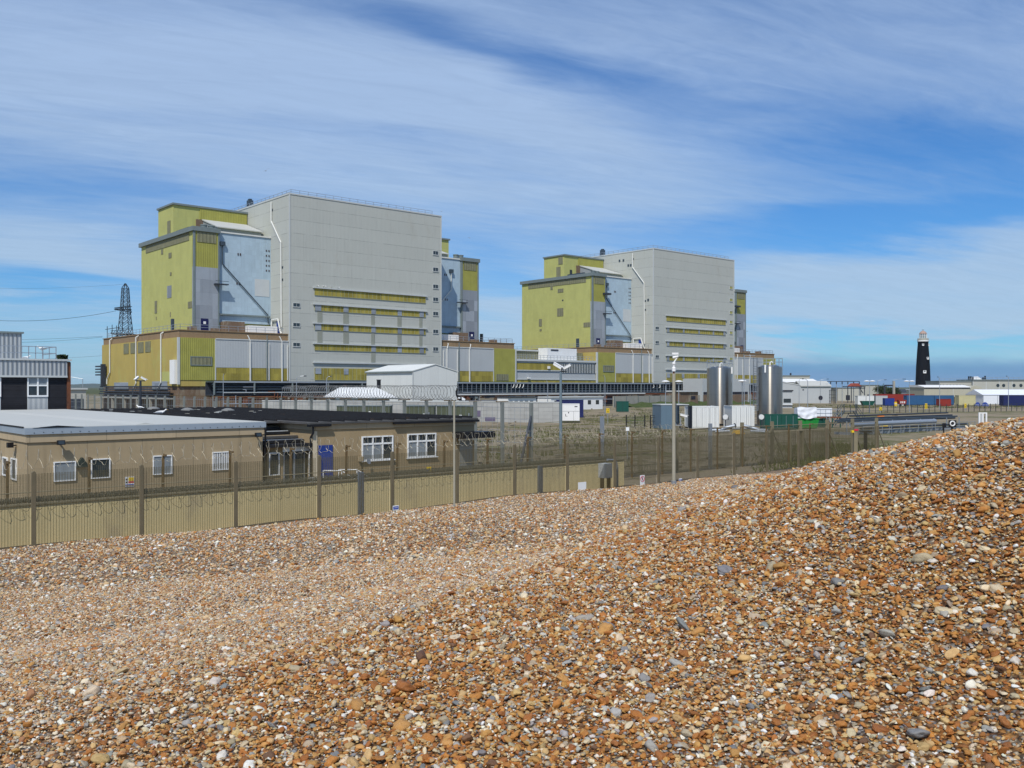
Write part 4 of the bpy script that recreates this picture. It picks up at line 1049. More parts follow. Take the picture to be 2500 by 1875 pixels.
def inner_fence():
    a0 = A(218, B_F2)
    T = thing('security_fence', 'inner rusty post fence topped with looping razor wire in front of the offices', 'fence', a0, B_F2)
    P = lambda nm, mb, m, par=T: link_mesh(nm, mb, m, par)
    for i in range(-3, 20): P('post', MB().box(i*3.0-.045, i*3.0+.045, -.045, .045, 0, 2.95).box(i*3-.05, i*3+.05, -.3, -.05, 2.85, 2.93), M_RUSTPOST)
    for i in range(-3, 19): P('mesh_panel', wire_mb(i*3.0+.07, i*3.0+2.93, .06, .1, 2.6, .0762, .0508, .006, .004) if i < 8 else wire_mb(i*3.0+.07, i*3.0+2.93, .06, .1, 2.75, .0762, .0254, .010, .007), M_WIREB)
    P('rail', MB().cyl((-9, -.05, 1.68), (36, -.05, 1.68), .022, n=6), M_CREAMPOST)
    P('razor_coil', MB().coil(-9, 38, -.25, 2.98, .33, .44, .0085, 16, .18), M_RAZOR)
    P('ground_coil', MB().coil(-9, 36, -.9, .62, .26, .16, .014, 12, .10), M_DKRAZOR)
inner_fence()
A_F3 = 41.7
def cross_fence():
    b0 = B(1297, A_F3)
    T = thing('tall_fence', 'tall grey concrete post fence carrying a big razor coil, running away behind the offices', 'fence', A_F3, b0)
    P = lambda nm, mb, m, par=T: link_mesh(nm, mb, m, par)
    for i in range(0, 36): P('post', MB().box(-.1, .1, i*3.0-.1, i*3.0+.1, 0, 4.75), M_CONCD)
    ts = MB()
    for i in range(1, 22): P('coil_arm', MB().box(-.55, .55, i*3.0-.04, i*3.0+.04, 4.76, 4.82), M_RUSTPOST)
    y0, y1 = B(1113, A_F3)-b0, B(700, A_F3)-b0
    P('razor_coil', MB().coil(y0, y1, 0, 5.38, .55, .42, .013, 18, .05, axis='y'), mat('grey razor wire', (.22, .22, .21), .6, metal=.2, var=.2))
    P('razor_coil', MB().coil(y0+.2, y1, 0, 5.38, .53, .47, .011, 18, .07, axis='y'), MATS['grey razor wire'])
    st = MB()
    for z in (1.2, 2.0, 2.8, 3.6, 4.4): st.cyl((.08, 0, z), (.08, 105, z), .012, n=4)
    for i in range(175): st.beam((.09, i*.6, .1), (.09, i*.6, 4.6), .012)
    P('strand_wires', st, M_GALV)
    P('brace', MB().beam((0, 0, 3.9), (-2.6, -1.6, .1), .14), M_STEEL)
cross_fence()
def yard_fence():
    a0, b0 = AB(1470, 60); a1, b1 = AB(2140, 78)
    dx = Vector((a1-a0, b1-b0)); L = dx.length
    T = thing('yard_fence', 'grey green post and mesh fence crossing the yard behind the outer fence', 'fence', a0, b0, 0, None, math.atan2(dx.y, dx.x))
    P = lambda nm, mb, m, par=T: link_mesh(nm, mb, m, par)
    n = 9
    for i in range(n+1): x = i*L/n; P('post', MB().box(x-.1, x+.1, -.1, .1, 0, 3.2 if i else 3.9), M_GALV if i in (0, 3) else M_CREAMPOST)
    for i in range(n): P('mesh_panel', wire_mb(i*L/n+.1, (i+1)*L/n-.1, .06, .3, 2.85, .15, .10, .009, .007), M_WIRE)
    P('rail', MB().cyl((0, 0, 2.87), (L, 0, 2.87), .03, n=6), M_CREAMPOST)
    for i in range(5, n+1): x = i*L/n; P('brace', MB().beam((x, 0, 2.6), (x+1.5, 0, .2), .07), M_CREAMPOST)
    x = L*.62
    g = P('gate', MB().box(x, x+.09, -.2, -.1, 0, 2.4).box(x+1.5, x+1.59, -.2, -.1, 0, 2.4).box(x, x+1.59, -.2, -.1, 2.4, 2.5), M_CREAMPOST)
    P('gate_mesh', wire_mb(x+.1, x+1.5, -.15, .1, 2.4, .12, .12, .008, .008), M_WIRE, g)
yard_fence()
def bulk_wall():
    P0, P1 = AB(640, 168), AB(1365, 149)
    dx = Vector((P1[0]-P0[0], P1[1]-P0[1])); L = dx.length
    T = thing('blockwork_wall', 'long grey blockwork wall in front of the white shed', 'wall', P0[0], P0[1], 0, None, math.atan2(dx.y, dx.x))
    P = lambda nm, mb, m, par=T: link_mesh(nm, mb, m, par)
    P('wall', MB().box(0, L, 0, .4, 0, 3.28), M_BLOCK); P('coping', MB().box(-.02, L+.05, -.05, .45, 3.285, 3.42), M_LEDGE)
    for k in range(3):
        P('notice_board', MB().box(L-18+k*2.6, L-16.2+k*2.6, -.06, -.01, .9 if k < 2 else .2, 1.9 if k < 2 else .8), mat('faded mauve board', (.13, .11, .17), .7))
bulk_wall()

# ------------------------------------------------------------------ station yard
def thingw(name, label, cat, px, y, z=0.0, group=None, rot=0.0):
    """at photo column px and y metres ahead; local x runs to the right, y away"""
    o = bpy.data.objects.new(name, None); COL.objects.link(o); o.empty_display_size = .3
    o.location = ((px-CX)/F*y, y, z); o.rotation_euler = (0, 0, rot)
    return tag(o, label, cat, group)
def zz(py, y): return H+(HY-py)*y/F
def wd(npx, y): return npx*y/F
def PT(par): return lambda nm, mb, m, p=None, **k: link_mesh(nm, mb, m, p or par, **k)

def white_shed():
    a, b = AB(1008, 185)
    T = thing('white_shed', 'plain white gabled shed standing in front of the nearer reactor hall', 'shed', a, b)
    P = PT(T); L = A(1116, b)-a; Dp = B(895, a)-b; ze = 8.95; zr = ze+1.35
    P('wall', MB().prism([(0, 0), (L, 0), (L, ze), (L/2, zr), (0, ze)], 0, Dp), M_WHITE3)
    P('roof', MB().prism([(-.25, ze-.02), (L/2, zr+.08), (L/2, zr+.24), (-.3, ze+.14)], -.12, Dp+.2).prism([(L/2, zr+.08), (L+.25, ze-.02), (L+.3, ze+.14), (L/2, zr+.24)], -.12, Dp+.2), M_WHITE3)
    P('corner_trim', MB().box(-.06, .15, -.06, .15, 0, ze-.1), M_LEDGE)
    P('gutter', MB().box(-.34, -.26, -.1, Dp+.2, ze-.2, ze+.0), M_COPING)
M_WHITE3 = mat('off white sheeting', (.66, .675, .645), .65, var=.035, vscale=.3, streak=.10, panel=(2.1, 60, -1), panelvar=.018, joint=(.0, .22, .04))
white_shed()
def canopy():
    T = thing('hipped_canopy', 'white ribbed hipped canopy roof with a small black flue, behind the blockwork wall', 'canopy', *AB(888, 172), 0, None, R(-14))
    P = PT(T); ze, zr = 3.9, 5.75; l, d = 5.6, 3.9
    def hip(cx, cy, l, d, ze, zr, rl):
        return MB().quadmesh([(cx-l, cy-d, ze), (cx+l, cy-d, ze), (cx+l, cy+d, ze), (cx-l, cy+d, ze), (cx-rl, cy, zr), (cx+rl, cy, zr)], [(0, 1, 5, 4), (1, 2, 5), (2, 3, 4, 5), (3, 0, 4), (0, 3, 2, 1)])
    P('roof', hip(-1.4, 2.5, l-1, d, ze, zr, 2.5), M_WHITER); P('roof', hip(1.4, 0, 4.0, d-.6, ze-.05, zr-.05, 1.2), M_WHITER)
    P('eaves_trim', MB().box(-6.4, 5.9, -3.7, -3.5, ze-.32, ze-.06), M_COPING)
    for i in range(5): P('post', MB().box(-6+i*2.9, -5.85+i*2.9, -3.4, -3.25, 0, ze-.3), M_GALV)
    P('back_wall', MB().box(-6, 5.8, 2, 2.2, 0, ze-.1), M_SHED)
    P('flue', MB().cyl((3.0, .2, 5.2), (3.0, .2, 7.1), .38, n=12).cyl((3.0, .2, 7.1), (3.0, .2, 7.2), .5, n=12), M_BLACKP)
canopy()
def hoardings():
    for k, (p0, p1, Y, lab) in enumerate(((822, 952, 118, 'olive green store behind the tall fence, directly below the canopy'), (992, 1060, 108, 'olive green store behind the tall fence, beside the pale pole'), (1066, 1158, 103, 'olive green store behind the tall fence, at the right of the row'))):
        T = thingw('olive_store', lab, 'storage box', (p0+p1)/2, Y, 0, 'olive stores behind the tall fence'); P = PT(T); w = wd(p1-p0, Y)/2
        P('body', MB().box(-w, w, 0, 2.4, 0, zz(992, Y)), mat('olive green sheet', (.085, .098, .06), .7, var=.12, streak=.2, rib=.5, ribdepth=.5, ribcol=.15))
        P('lid', MB().box(-w-.08, w+.08, -.08, 2.5, zz(992, Y)+.003, zz(992, Y)+.1), M_COPING)
        for x in np.linspace(-w+.6, w-.6, 3): P('pipe_stub', MB().cyl((x, -.12, .2), (x, -.12, 2.6+.3*math.sin(x)), .07), M_GALV)
        P('gauge', MB().box(w*.2, w*.2+.3, -.16, -.01, 2.2, 2.7), M_WHITE)
hoardings()

# lamps, masts, poles
def camera_head(par, x, y, z, s, yaw, mm=None):
    P = PT(par)
    h = P('camera_housing', MB().box(-.45*s, .45*s, -.13*s, .13*s, -.12*s, .12*s).box(-.50*s, .62*s, -.16*s, .16*s, .125*s, .15*s), mm or M_WHITE)
    h.location = (x, y, z); h.rotation_euler = (0, R(28), yaw)
    l = P('camera_window', MB().box(.451*s, .47*s, -.10*s, .10*s, -.09*s, .09*s), M_GLASS, h)
    return h
def camera_mast():
    Y = 85; T = thingw('camera_mast', 'slate grey camera mast with two white camera housings angled apart', 'camera mast', 1369, Y); P = PT(T)
    zt = zz(908, Y)
    P('mast', MB().cyl((0, 0, 0), (0, 0, zt), .15, .11, n=14), mat('slate grey mast', (.15, .20, .23), .6, var=.1))
    P('head_plate', MB().box(-.1, .5, -.08, .08, zt, zt+.08).cyl((.1, 0, zt), (.1, 0, zt+.35), .06), M_BLACKP)
    camera_head(T, -.25, 0, zt+.55, 1.0, R(-30)); camera_head(T, .55, .1, zt+.45, .9, R(165))
    P('junction_box', MB().box(.15, .35, -.1, .1, zt-1.6, zt-1.2), M_BLACKP)
camera_mast()
def camera_pole():
    Y = 42; z0 = 1.1; T = thingw('camera_pole', 'buff concrete pole with a folded white camera arm on top, beside the fence', 'camera mast', 1645, Y, z0); P = PT(T)
    zt = zz(912, Y)-z0
    P('pole', MB().cyl((0, 0, .3), (0, 0, zt), .082, .072, n=14), M_PALEPOLE)
    P('base_sleeve', MB().cyl((0, 0, -.3), (0, 0, .45), .12, n=14), M_GALV)
    P('neck', MB().cyl((0, 0, zt), (0, 0, zt+.12), .04), M_RUST)
    P('pan_unit', MB().lathe([(.09, 0), (.09, .16), (.05, .2), (.05, .3), (.08, .32), (.08, .4), (.02, .43)], (0, 0, zt+.1), 14), M_WHITE, smooth=True)
    P('arm', MB().beam((0, 0, zt+.5), (.14, 0, zt+.72), .05), M_WHITE)
    P('camera_housing', MB().cyl((-.05, 0, zt+.72), (.20, 0, zt+.78), .055, n=12), M_WHITE, smooth=True)
    P('lamp_unit', MB().box(-.09, .20, -.07, .07, zt+.86, zt+.95), M_WHITE)
    P('cable', MB().tube([(.1, -.02, zt-.4), (.1, -.02, zt-2.2), (.16, -.02, zt-2.32), (.36, -.02, zt-2.32)], .02, 6), M_BLACKP)
    P('bracket', MB().box(.05, .36, -.04, .0, zt-2.36, zt-2.33).beam((.3, -.02, zt-2.36), (.3, -.02, zt-2.0), .03), M_GALV)
    h = camera_head(T, .45, -.05, zt-1.90, .36, R(-14)); h.rotation_euler = (0, R(14), R(-10))
    P('wall_box', MB().box(-.16, -.09, -.06, .06, zt-.55, zt-.42), M_BLACKP)
M_PALEPOLE = mat('pale buff pole', (.36, .335, .26), .8, var=.10, vscale=3, streak=.2)
camera_pole()
def plain_pole():
    Y = 34; z0 = 1.05; T = thingw('bare_pole', 'slim pale buff pole with grey base sleeve at the shingle edge', 'pole', 1109, Y, z0); P = PT(T)  # bare pole, carries no lamp
    zt = zz(977, Y)-z0
    P('pole', MB().cyl((0, 0, .3), (0, 0, zt), .040, .036, n=12), M_PALEPOLE); P('base_sleeve', MB().cyl((0, 0, -.3), (0, 0, .42), .055, n=12), M_GALV)
    P('cap', MB().cyl((0, 0, zt), (0, 0, zt+.04), .055, n=12), M_LEDGE)
    # black and white camera unit behind it, on its own stub
    T2 = thingw('black_camera', 'black and white camera unit with upright fin on the tall fence above the pale pole', 'camera', 1118, 68, 4.78); P2 = PT(T2)
    P2('bracket', MB().box(-.1, .55, -.06, .06, 0, .06), M_LEDGE)
    P2('body', MB().prism([(-.18, .75), (-.10, .78), (-.02, .45), (.25, .30), (.42, .05), (.1, .05), (-.15, .38)], -.09, .09), M_BLACKP)
    P2('fin', MB().prism([(-.16, .70), (-.10, .95), (-.04, .95), (-.04, .6)], -.05, .05), M_BLACKP); P2('cowl', MB().prism([(.28, .30), (.55, .14), (.52, .03), (.30, .05)], -.12, .12), M_SIGNW)
    P2('side_plate', MB().box(.02, .18, -.12, -.095, .18, .27), M_SIGNW)
plain_pole()
def twin_camera_post():
    Y = 88; T = thingw('camera_mast', 'dark post with two white camera heads behind the black felt roof', 'camera mast', 343, Y); P = PT(T)
    zt = zz(931, Y)
    P('mast', MB().cyl((0, 0, 0), (0, 0, zt), .13, .10, n=12), M_STEEL); P('crossbar', MB().box(-.45, .45, -.06, .06, zt, zt+.1), M_STEEL)
    camera_head(T, -.32, -.1, zt+.28, .62, R(-100)); camera_head(T, .34, -.1, zt+.26, .62, R(10))
twin_camera_post()
def disc_lamp(px, py, Y, label, double=False):
    zt = zz(py, Y); T = thingw('disc_lamp', label, 'lamp post', px, Y, 0, 'lamp posts with white disc heads'); P = PT(T)
    P('post', MB().cyl((0, 0, 0), (0, 0, zt-.1), .09, .06, n=8), M_GALV)
    for x in ((-.62, .62) if double else (0,)): P('disc', MB().lathe([(.05, -.12), (.25, -.10), (.66, .02), (.64, .08), (.3, .20), (.02, .23)], (x, 0, zt), 20), M_DISC, smooth=True)
M_DISC = mat('white lamp disc', (.86, .86, .84), .35, var=.02)
disc_lamp(1625, 932, 150, 'white disc lamp post just left of the buff camera pole')
disc_lamp(1657, 932, 150, 'white disc lamp post just right of the buff camera pole')
disc_lamp(1812, 931, 140, 'white disc lamp post standing between the two steel tanks')
disc_lamp(2123, 931, 210, 'twin white disc lamp post in front of the dark trees', True)
disc_lamp(2220, 931, 215, 'twin white disc lamp post left of the black lighthouse', True)
def street_lamp(px, py, Y, arm, label, zb=0):
    zt = zz(py, Y); T = thingw('street_lamp', label, 'street lamp', px, Y, zb, 'slim street lamps in the station'); P = PT(T)
    P('post', MB().cyl((0, 0, 0), (0, 0, zt-zb), .09, .06, n=8), M_GALV)
    P('arm', MB().tube([(0, 0, zt-zb), (arm*.5, 0, zt-zb+.35), (arm, 0, zt-zb+.4)], .05, 6), M_GALV)
    P('lamp_head', MB().box(min(arm, arm*1.35), max(arm, arm*1.35), -.15, .15, zt-zb+.3, zt-zb+.48), M_STEEL)
for q in ((724, 923, 178, 1.4, 'street lamp in front of the left corner of the grey hall'), (797, 924, 176, .7, 'street lamp in front of the lowest stained window band'), (1337, 935, 190, -.3, 'short lamp left of the slate grey camera mast'), (1477, 922, 190, -.3, 'slim lamp in front of the lime corner panel'),
          (1972, 930, 175, -.8, 'slim lamp in front of the grey gabled shed'), (1951, 928, 260, .3, 'tall thin lamp at the left of the grey gabled shed'), (2003, 928, 330, 2.2, 'lamp with long arm over the grey gabled shed'), (2143, 930, 330, 2.3, 'lamp with long arm beside the dark trees'), (2180, 928, 340, 3.5, 'lamp with longest arm left of the lighthouse'),
          (2294, 924, 240, -.4, 'lamp in front of the tan shed'), (2462, 922, 240, -.4, 'lamp in front of the white marquee'), (545, 918, 180, .2, 'lamp in front of the left podium'), (202, 925, 170, -4.5, 'lamp beside the small hut')): street_lamp(*q)

# steel tanks and the equipment round them
def tank(px, Y, p0, p1, ptop, label, ladder):
    T = thingw('steel_tank', label, 'tank', px, Y, 0, 'polished steel tanks'); P = PT(T)
    r = wd((p1-p0)/2, Y); zt = zz(ptop, Y)
    P('shell', MB().lathe([(r*.98, .3), (r, .45), (r, zt-.25), (r*.985, zt-.08), (r*.6, zt+.18), (.02, zt+.26)], (0, 0, 0), 64), M_STAINLESS, smooth=True)
    for k in range(4): an = k*math.pi/2+.6; P('leg', MB().box(r*.8*math.cos(an)-.12, r*.8*math.cos(an)+.12, r*.8*math.sin(an)-.12, r*.8*math.sin(an)+.12, 0, .5), M_STEEL)
    rl = MB(); n = 12; zr = zt+1.15; rr = r*1.02
    for k in range(n):
        a0, a1 = 2*math.pi*k/n, 2*math.pi*(k+1)/n
        p, q = (rr*math.cos(a0), rr*math.sin(a0)), (rr*math.cos(a1), rr*math.sin(a1))
        rl.beam((*p, zt-.1), (*p, zr), .05)
        for z in (zr, zr-.5): rl.beam((*p, z), (*q, z), .05)
    P('top_railing', rl, M_GALV)
    P('vent_bend', MB().tube([(0, -.2, zt+.1), (0, -.2, zt+.6), (.25, -.2, zt+.75), (.4, -.2, zt+.55)], .09, 8), M_WHITE, smooth=True)
    P('manway', MB().cyl((.7, 0, zt), (.7, 0, zt+.32), .3, n=14), M_GALV); P('manway', MB().cyl((-.7, -.2, zt), (-.7, -.2, zt+.25), .2, n=14), M_WHITE)
    P('label_plate', MB().box(r*.78, r*.88, -r*.62, -r*.60, zt-.9, zt+.1) if not ladder else MB().box(-r*.66, -r*.54, -r*.90, -r*.88, zt-.9, zt+.2), M_WHITE)
    if ladder:
        x = -r-.35; ld = MB()
        for xx in (x-.25, x+.25): ld.beam((xx, -.3, .2), (xx, -.3, zt+1.3), .06)
        for k in range(int(zt/.35)): ld.beam((x-.25, -.3, .4+k*.35), (x+.25, -.3, .4+k*.35), .04)
        P('ladder', ld, M_STEEL)
        cg = MB()
        for k in range(int((zt-2)/.9)+2):
            z = 2.4+k*.9; pts = [(x+.38*math.cos(t), -.3-.7*math.sin(t), z) for t in np.linspace(0, math.pi, 7)]; cg.tube(pts, .03, 5)
        for t in (.3, 1.0, 1.57, 2.1, 2.8): cg.beam((x+.38*math.cos(t), -.3-.7*math.sin(t), 2.4), (x+.38*math.cos(t), -.3-.7*math.sin(t), zt+1.2), .04)
        P('ladder_cage', cg, M_GALV)
        tw = MB()
        for xx in (x-1.6, x-.7): tw.beam((xx, -.2, .2), (xx, -.2, zt+1.6), .09)
        for z in (1.8, 3.8, 6.2, zt+.2, zt+1.6): tw.beam((x-1.6, -.2, z), (x, -.2, z), .06)
        P('access_frame', tw, M_GALV)
tank(1757, 140, 1727, 1788, 898, 'shorter looking polished steel tank on the left, behind white containers', False)
tank(1879, 135, 1848, 1909, 895, 'polished steel tank with caged ladder on its left side', True)

def container(px, Y, p0, p1, ptop, dep, m, label, group='shipping containers in the yard', rot=0.0, doors=False, z0=.12, name='container', cat='container', dm=None):
    T = thingw(name, label, cat, (p0+p1)/2, Y, 0, group, rot); P = PT(T)
    w = wd(p1-p0, Y)/2; zt = zz(ptop, Y)
    P('body', MB().box(-w+.05, w-.05, .05, dep-.05, z0+.05, zt-.05), m)
    fr = MB()
    for x in (-w, w-.12):
        for y in (0, dep-.12): fr.box(x, x+.12, y, y+.12, z0, zt)
    fr.box(-w+.12, w-.12, 0, .1, zt-.12, zt).box(-w+.12, w-.12, 0, .1, z0, z0+.14).box(-w, -w+.1, .12, dep-.12, zt-.12, zt).box(w-.1, w, .12, dep-.12, zt-.12, zt)
    P('frame', fr, m)
    P('skid', MB().box(-w+.2, w-.2, .2, dep-.2, 0, z0+.06), M_STEEL)
    if doors:
        for k in (0, 1):
            x0 = -w+.14 if k == 0 else .02; x1 = -.02 if k == 0 else w-.14
            d = P('door', MB().box(x0, x1, -.03, .045, z0+.16, zt-.14), dm or m)
            for u in (.3, .75): P('lock_bar', MB().cyl((x0+(x1-x0)*u, -.06, z0+.2), (x0+(x1-x0)*u, -.06, zt-.2), .022, n=6), M_GALV, d)
    return T
M_WHITEC = mat('white container paint', (.74, .75, .73), .55, var=.05, vscale=.8, streak=.22, rib=.28, ribdepth=.8, ribcol=.14, rust=((.35, .22, .14), 3.0, .5, .70))
container(1722, 127, 1688, 1756, 992, 5, M_WHITEC, 'white container with paired doors, right of the grey blue container', doors=True)
container(1816, 127, 1787, 1842, 991, 5, M_WHITEC, 'white container with paired doors, between the two steel tanks', doors=True)
def open_container():
    Y = 125; T = thingw('container', 'grey blue container with an open end beside the buff camera pole', 'container', 1614, Y, 0, 'shipping containers in the yard', R(8)); P = PT(T)
    w = wd(40, Y); zt = zz(989, Y); m = mat('grey blue paint', (.115, .175, .225), .55, var=.08, streak=.12)
    P('wall', MB().box(0, w, 0, .08, .1, zt), m); P('wall', MB().box(0, .08, .081, 4, .1, zt), m); P('wall', MB().box(.081, w+1.6, 3.9, 4, .1, zt), m)
    P('roof', MB().box(-.05, w+1.7, -.05, 4.05, zt+.003, zt+.1), M_LEDGE); P('floor', MB().box(0, w+1.6, .09, 3.9, 0, .095), M_STEEL)
    P('door_frame', MB().box(w, w+.1, -.02, .1, .1, zt).box(w+1.58, w+1.68, -.02, .1, .1, zt).box(w+.1, w+1.58, -.02, .1, zt-.12, zt), M_STEEL)
    P('open_door', MB().box(w+1.7, w+1.78, -1.1, .0, .15, zt-.1), M_STEEL)
open_container()
container(1907, 124, 1867, 1948, 1011, 2.4, M_TEAL, 'dark green equipment cabinet at the foot of the right steel tank', group=None, name='cabinet', cat='cabinet', doors=True, dm=M_TEAL)
def skip(px, p0, p1, ptop, Y, label, tarp_px):
    T = thingw('skip', label, 'skip', (p0+p1)/2, Y); P = PT(T); w = wd(p1-p0, Y)/2; zt = zz(ptop, Y)
    P('tub', MB().prism([(-w+.3, .1), (w-.3, .1), (w, zt), (-w, zt)], 0, 2.0), M_GREEN)
    for i in range(4): x = -w+.45+i*(2*w-.9)/3; P('rib', MB().box(x-.06, x+.06, -.07, -.003, .2, zt-.05), M_GREEN)
    P('rim', MB().box(-w-.06, w+.06, -.08, 2.08, zt+.003, zt+.1), M_GREEN)
    t0, t1, tt, tb = tarp_px
    x0, x1 = wd(t0-(p0+p1)/2, Y), wd(t1-(p0+p1)/2, Y); z1, z0 = zz(tt, Y), zz(tb, Y)
    me = []
    nx, nz = 22, 10; pts, f = [], []
    for i in range(nx+1):
        for j in range(nz+1):
            u, v = i/nx, j/nz
            drop = (z1-z0)*v*(.85+.15*math.sin(u*2.4+.4))*(.75+.25*min(1, u*4))
            pts.append((x0+(x1-x0)*u, -.12-.10*v+.07*math.sin(u*17+v*5)*v+.03*math.sin(v*13+u*6), z1-drop+.05*math.sin(u*9)))
    for i in range(nx):
        for j in range(nz): f.append((i*(nz+1)+j, (i+1)*(nz+1)+j, (i+1)*(nz+1)+j+1, i*(nz+1)+j+1))
    S = thingw('tarpaulin', 'creased white tarpaulin hanging over the load above the green skip', 'tarpaulin', (p0+p1)/2, Y)
    link_mesh('sheet', MB().quadmesh(pts, f), M_TARP, S, smooth=True)
    link_mesh('covered_load', MB().box(x0+.1, x1-.1, -.02, 1.7, zt+.1, z1-.12), M_TARP, S)
skip(1974, 1948, 2000, 1023, 128, 'bright green skip below the white tarpaulin', (1946, 1993, 994, 1022))
def work_platform():
    Y = 132; T = thingw('work_platform', 'steel access platform with brown deck, ladder and white sheeted railing', 'platform', 2022, Y); P = PT(T)
    w = wd(64, Y)/2; zd = zz(1018, Y)
    P('deck', MB().box(-w, w, 0, 2.2, zd-.15, zd), M_RUST)
    for x in (-w+.1, -w/3, w/3, w-.1): P('leg', MB().beam((x, .1, 0), (x, .1, zd-.15), .14), M_TEAL)
    P('base_panel', MB().box(-w+.3, w*.1, .3, .4, .1, zd-.2), M_TEAL)
    P('sheeting', MB().box(-w, w*.30, .02, .06, zd+.1, zz(996, Y)), M_TARP)
    r = MB()
    for z in (zd+.55, zd+1.1): r.beam((-w, 0, z), (w, 0, z), .05)
    for i in range(6): x = -w+i*2*w/5; r.beam((x, 0, zd), (x, 0, zd+1.1), .05)
    P('railing', r, M_GALV)
    l = MB()
    for x in (-.25, .2): l.beam((x, -.4, 0), (x, -.02, zd), .05)
    for k in range(6): l.beam((-.25, -.4+k*.06, .2+k*.28), (.2, -.4+k*.06, .2+k*.28), .04)
    P('ladder', l, M_GALV)
work_platform()
def pipe_stair():
    Y = 138; T = thingw('step_over', 'dark steel step over stairs bridging the pipes', 'stairs', 2075, Y); P = PT(T)
    for s in (-1, 1):
        P('stringer', MB().beam((s*2.2, 0, .1), (s*.8, 0, 2.2), .12).beam((s*2.2, .9, .1), (s*.8, .9, 2.2), .12), M_DKBLUE)
        P('handrail', MB().tube([(s*2.4, 0, 1.1), (s*.85, 0, 3.3)], .04, 6).tube([(s*2.4, .9, 1.1), (s*.85, .9, 3.3)], .04, 6).tube([(s*.85, 0, 2.2), (s*.85, 0, 3.3)], .04, 6), M_DKBLUE)
    P('landing', MB().box(-.9, .9, 0, .9, 2.15, 2.25), M_DKBLUE)
    P('lattice', MB().tube([(-4.5, .4, .2), (-3.6, .4, 1.9), (-2.7, .4, .2), (-1.8, .4, 1.9), (-.9, .4, .2), (0, .4, 1.9)], .06, 6).tube([(-4.5, .4, 1.9), (1, .4, 1.9)], .06, 6), M_DKBLUE)
pipe_stair()
def pipe_run():
    p, q = AB(2078, 112), AB(2352, 128)
    d = Vector((q[0]-p[0], q[1]-p[1])); L = d.length
    T = thing('pipe_run', 'low bundle of silver and dark pipes crossing the yard in front of the lighthouse', 'pipes', p[0], p[1], 0, None, math.atan2(d.y, d.x)); P = PT(T)
    P('large_pipe', MB().cyl((0, 0, 1.25), (L*.72, 0, 1.25), .30, n=20), M_GALV, smooth=True)
    for k, (y, z, r, m) in enumerate(((.9, 1.75, .10, M_DKBLUE), (1.2, 1.5, .12, M_DKBLUE), (1.6, 1.9, .10, M_STEEL), (-.6, .75, .12, M_STEEL), (-.8, .45, .10, M_DKBLUE), (2.2, 2.2, .10, M_STEEL))):
        P('pipe', MB().cyl((-2+k, y, z), (L, y, z), r, n=8), m, smooth=True)
    for i in range(9): P('support', MB().box(i*L/8-.06, i*L/8+.06, -.9, 2.3, .0, .3).beam((i*L/8, .6, 0), (i*L/8, .6, 1.6), .10).beam((i*L/8, -1.0, 0), (i*L/8, -1.0, .95), .05), M_GALV)
    r = MB()
    for i in range(14): r.beam((i*L/13, -1.6, 0), (i*L/13, -1.6, 1.1), .05)
    for z in (.55, 1.1): r.beam((0, -1.6, z), (L, -1.6, z), .04)
    P('guard_rail', r, M_GALV)
pipe_run()
def flood(px, py, Y, label):
    T = thingw('floodlight', label, 'floodlight', px, Y, 0, 'round floodlights near the tanks'); P = PT(T); z = zz(py, Y)
    P('post', MB().cyl((0, 0, 0), (0, 0, z-.35), .05, n=8), M_STEEL)
    P('housing', MB().cyl((0, .32, z+.06), (0, 0, z), .30, .36, n=20), M_GALV, smooth=True); P('lens', MB().cyl((0, -.01, z), (0, -.03, z-.004), .33, n=20), M_DISC)
    P('yoke', MB().box(-.4, -.36, -.05, .15, z-.35, z+.05).box(.36, .4, -.05, .15, z-.35, z+.05).box(-.4, .4, .03, .09, z-.39, z-.35), M_STEEL)
flood(1771, 1018, 118, 'round floodlight in front of the left steel tank'); flood(1859, 1018, 118, 'round floodlight in front of the right steel tank')
def grey_pipes():
    for px, lab, g in ((1768, 'short grey pipe bends at the foot of the left tank', 1), (1842, 'grey pipe bends reaching towards the dark green cabinet', -1)):
        T = thingw('pipe_bend', lab, 'pipes', px, 116, 0, 'grey pipe bends by the tanks'); P = PT(T)
        P('pipe', MB().tube([(-1.6*g, 0, .35), (-.6*g, 0, .4), (.3*g, .2, .7), (1.4*g, .3, .95)], .22, 10), M_GALV, smooth=True); P('pipe', MB().tube([(-1.2*g, -.3, .2), (.6*g, -.3, .3)], .16, 10), M_GALV, smooth=True)
        P('flange', MB().cyl((1.38*g, .3, .945), (1.5*g, .31, .98), .30, n=12), M_STEEL)
grey_pipes()

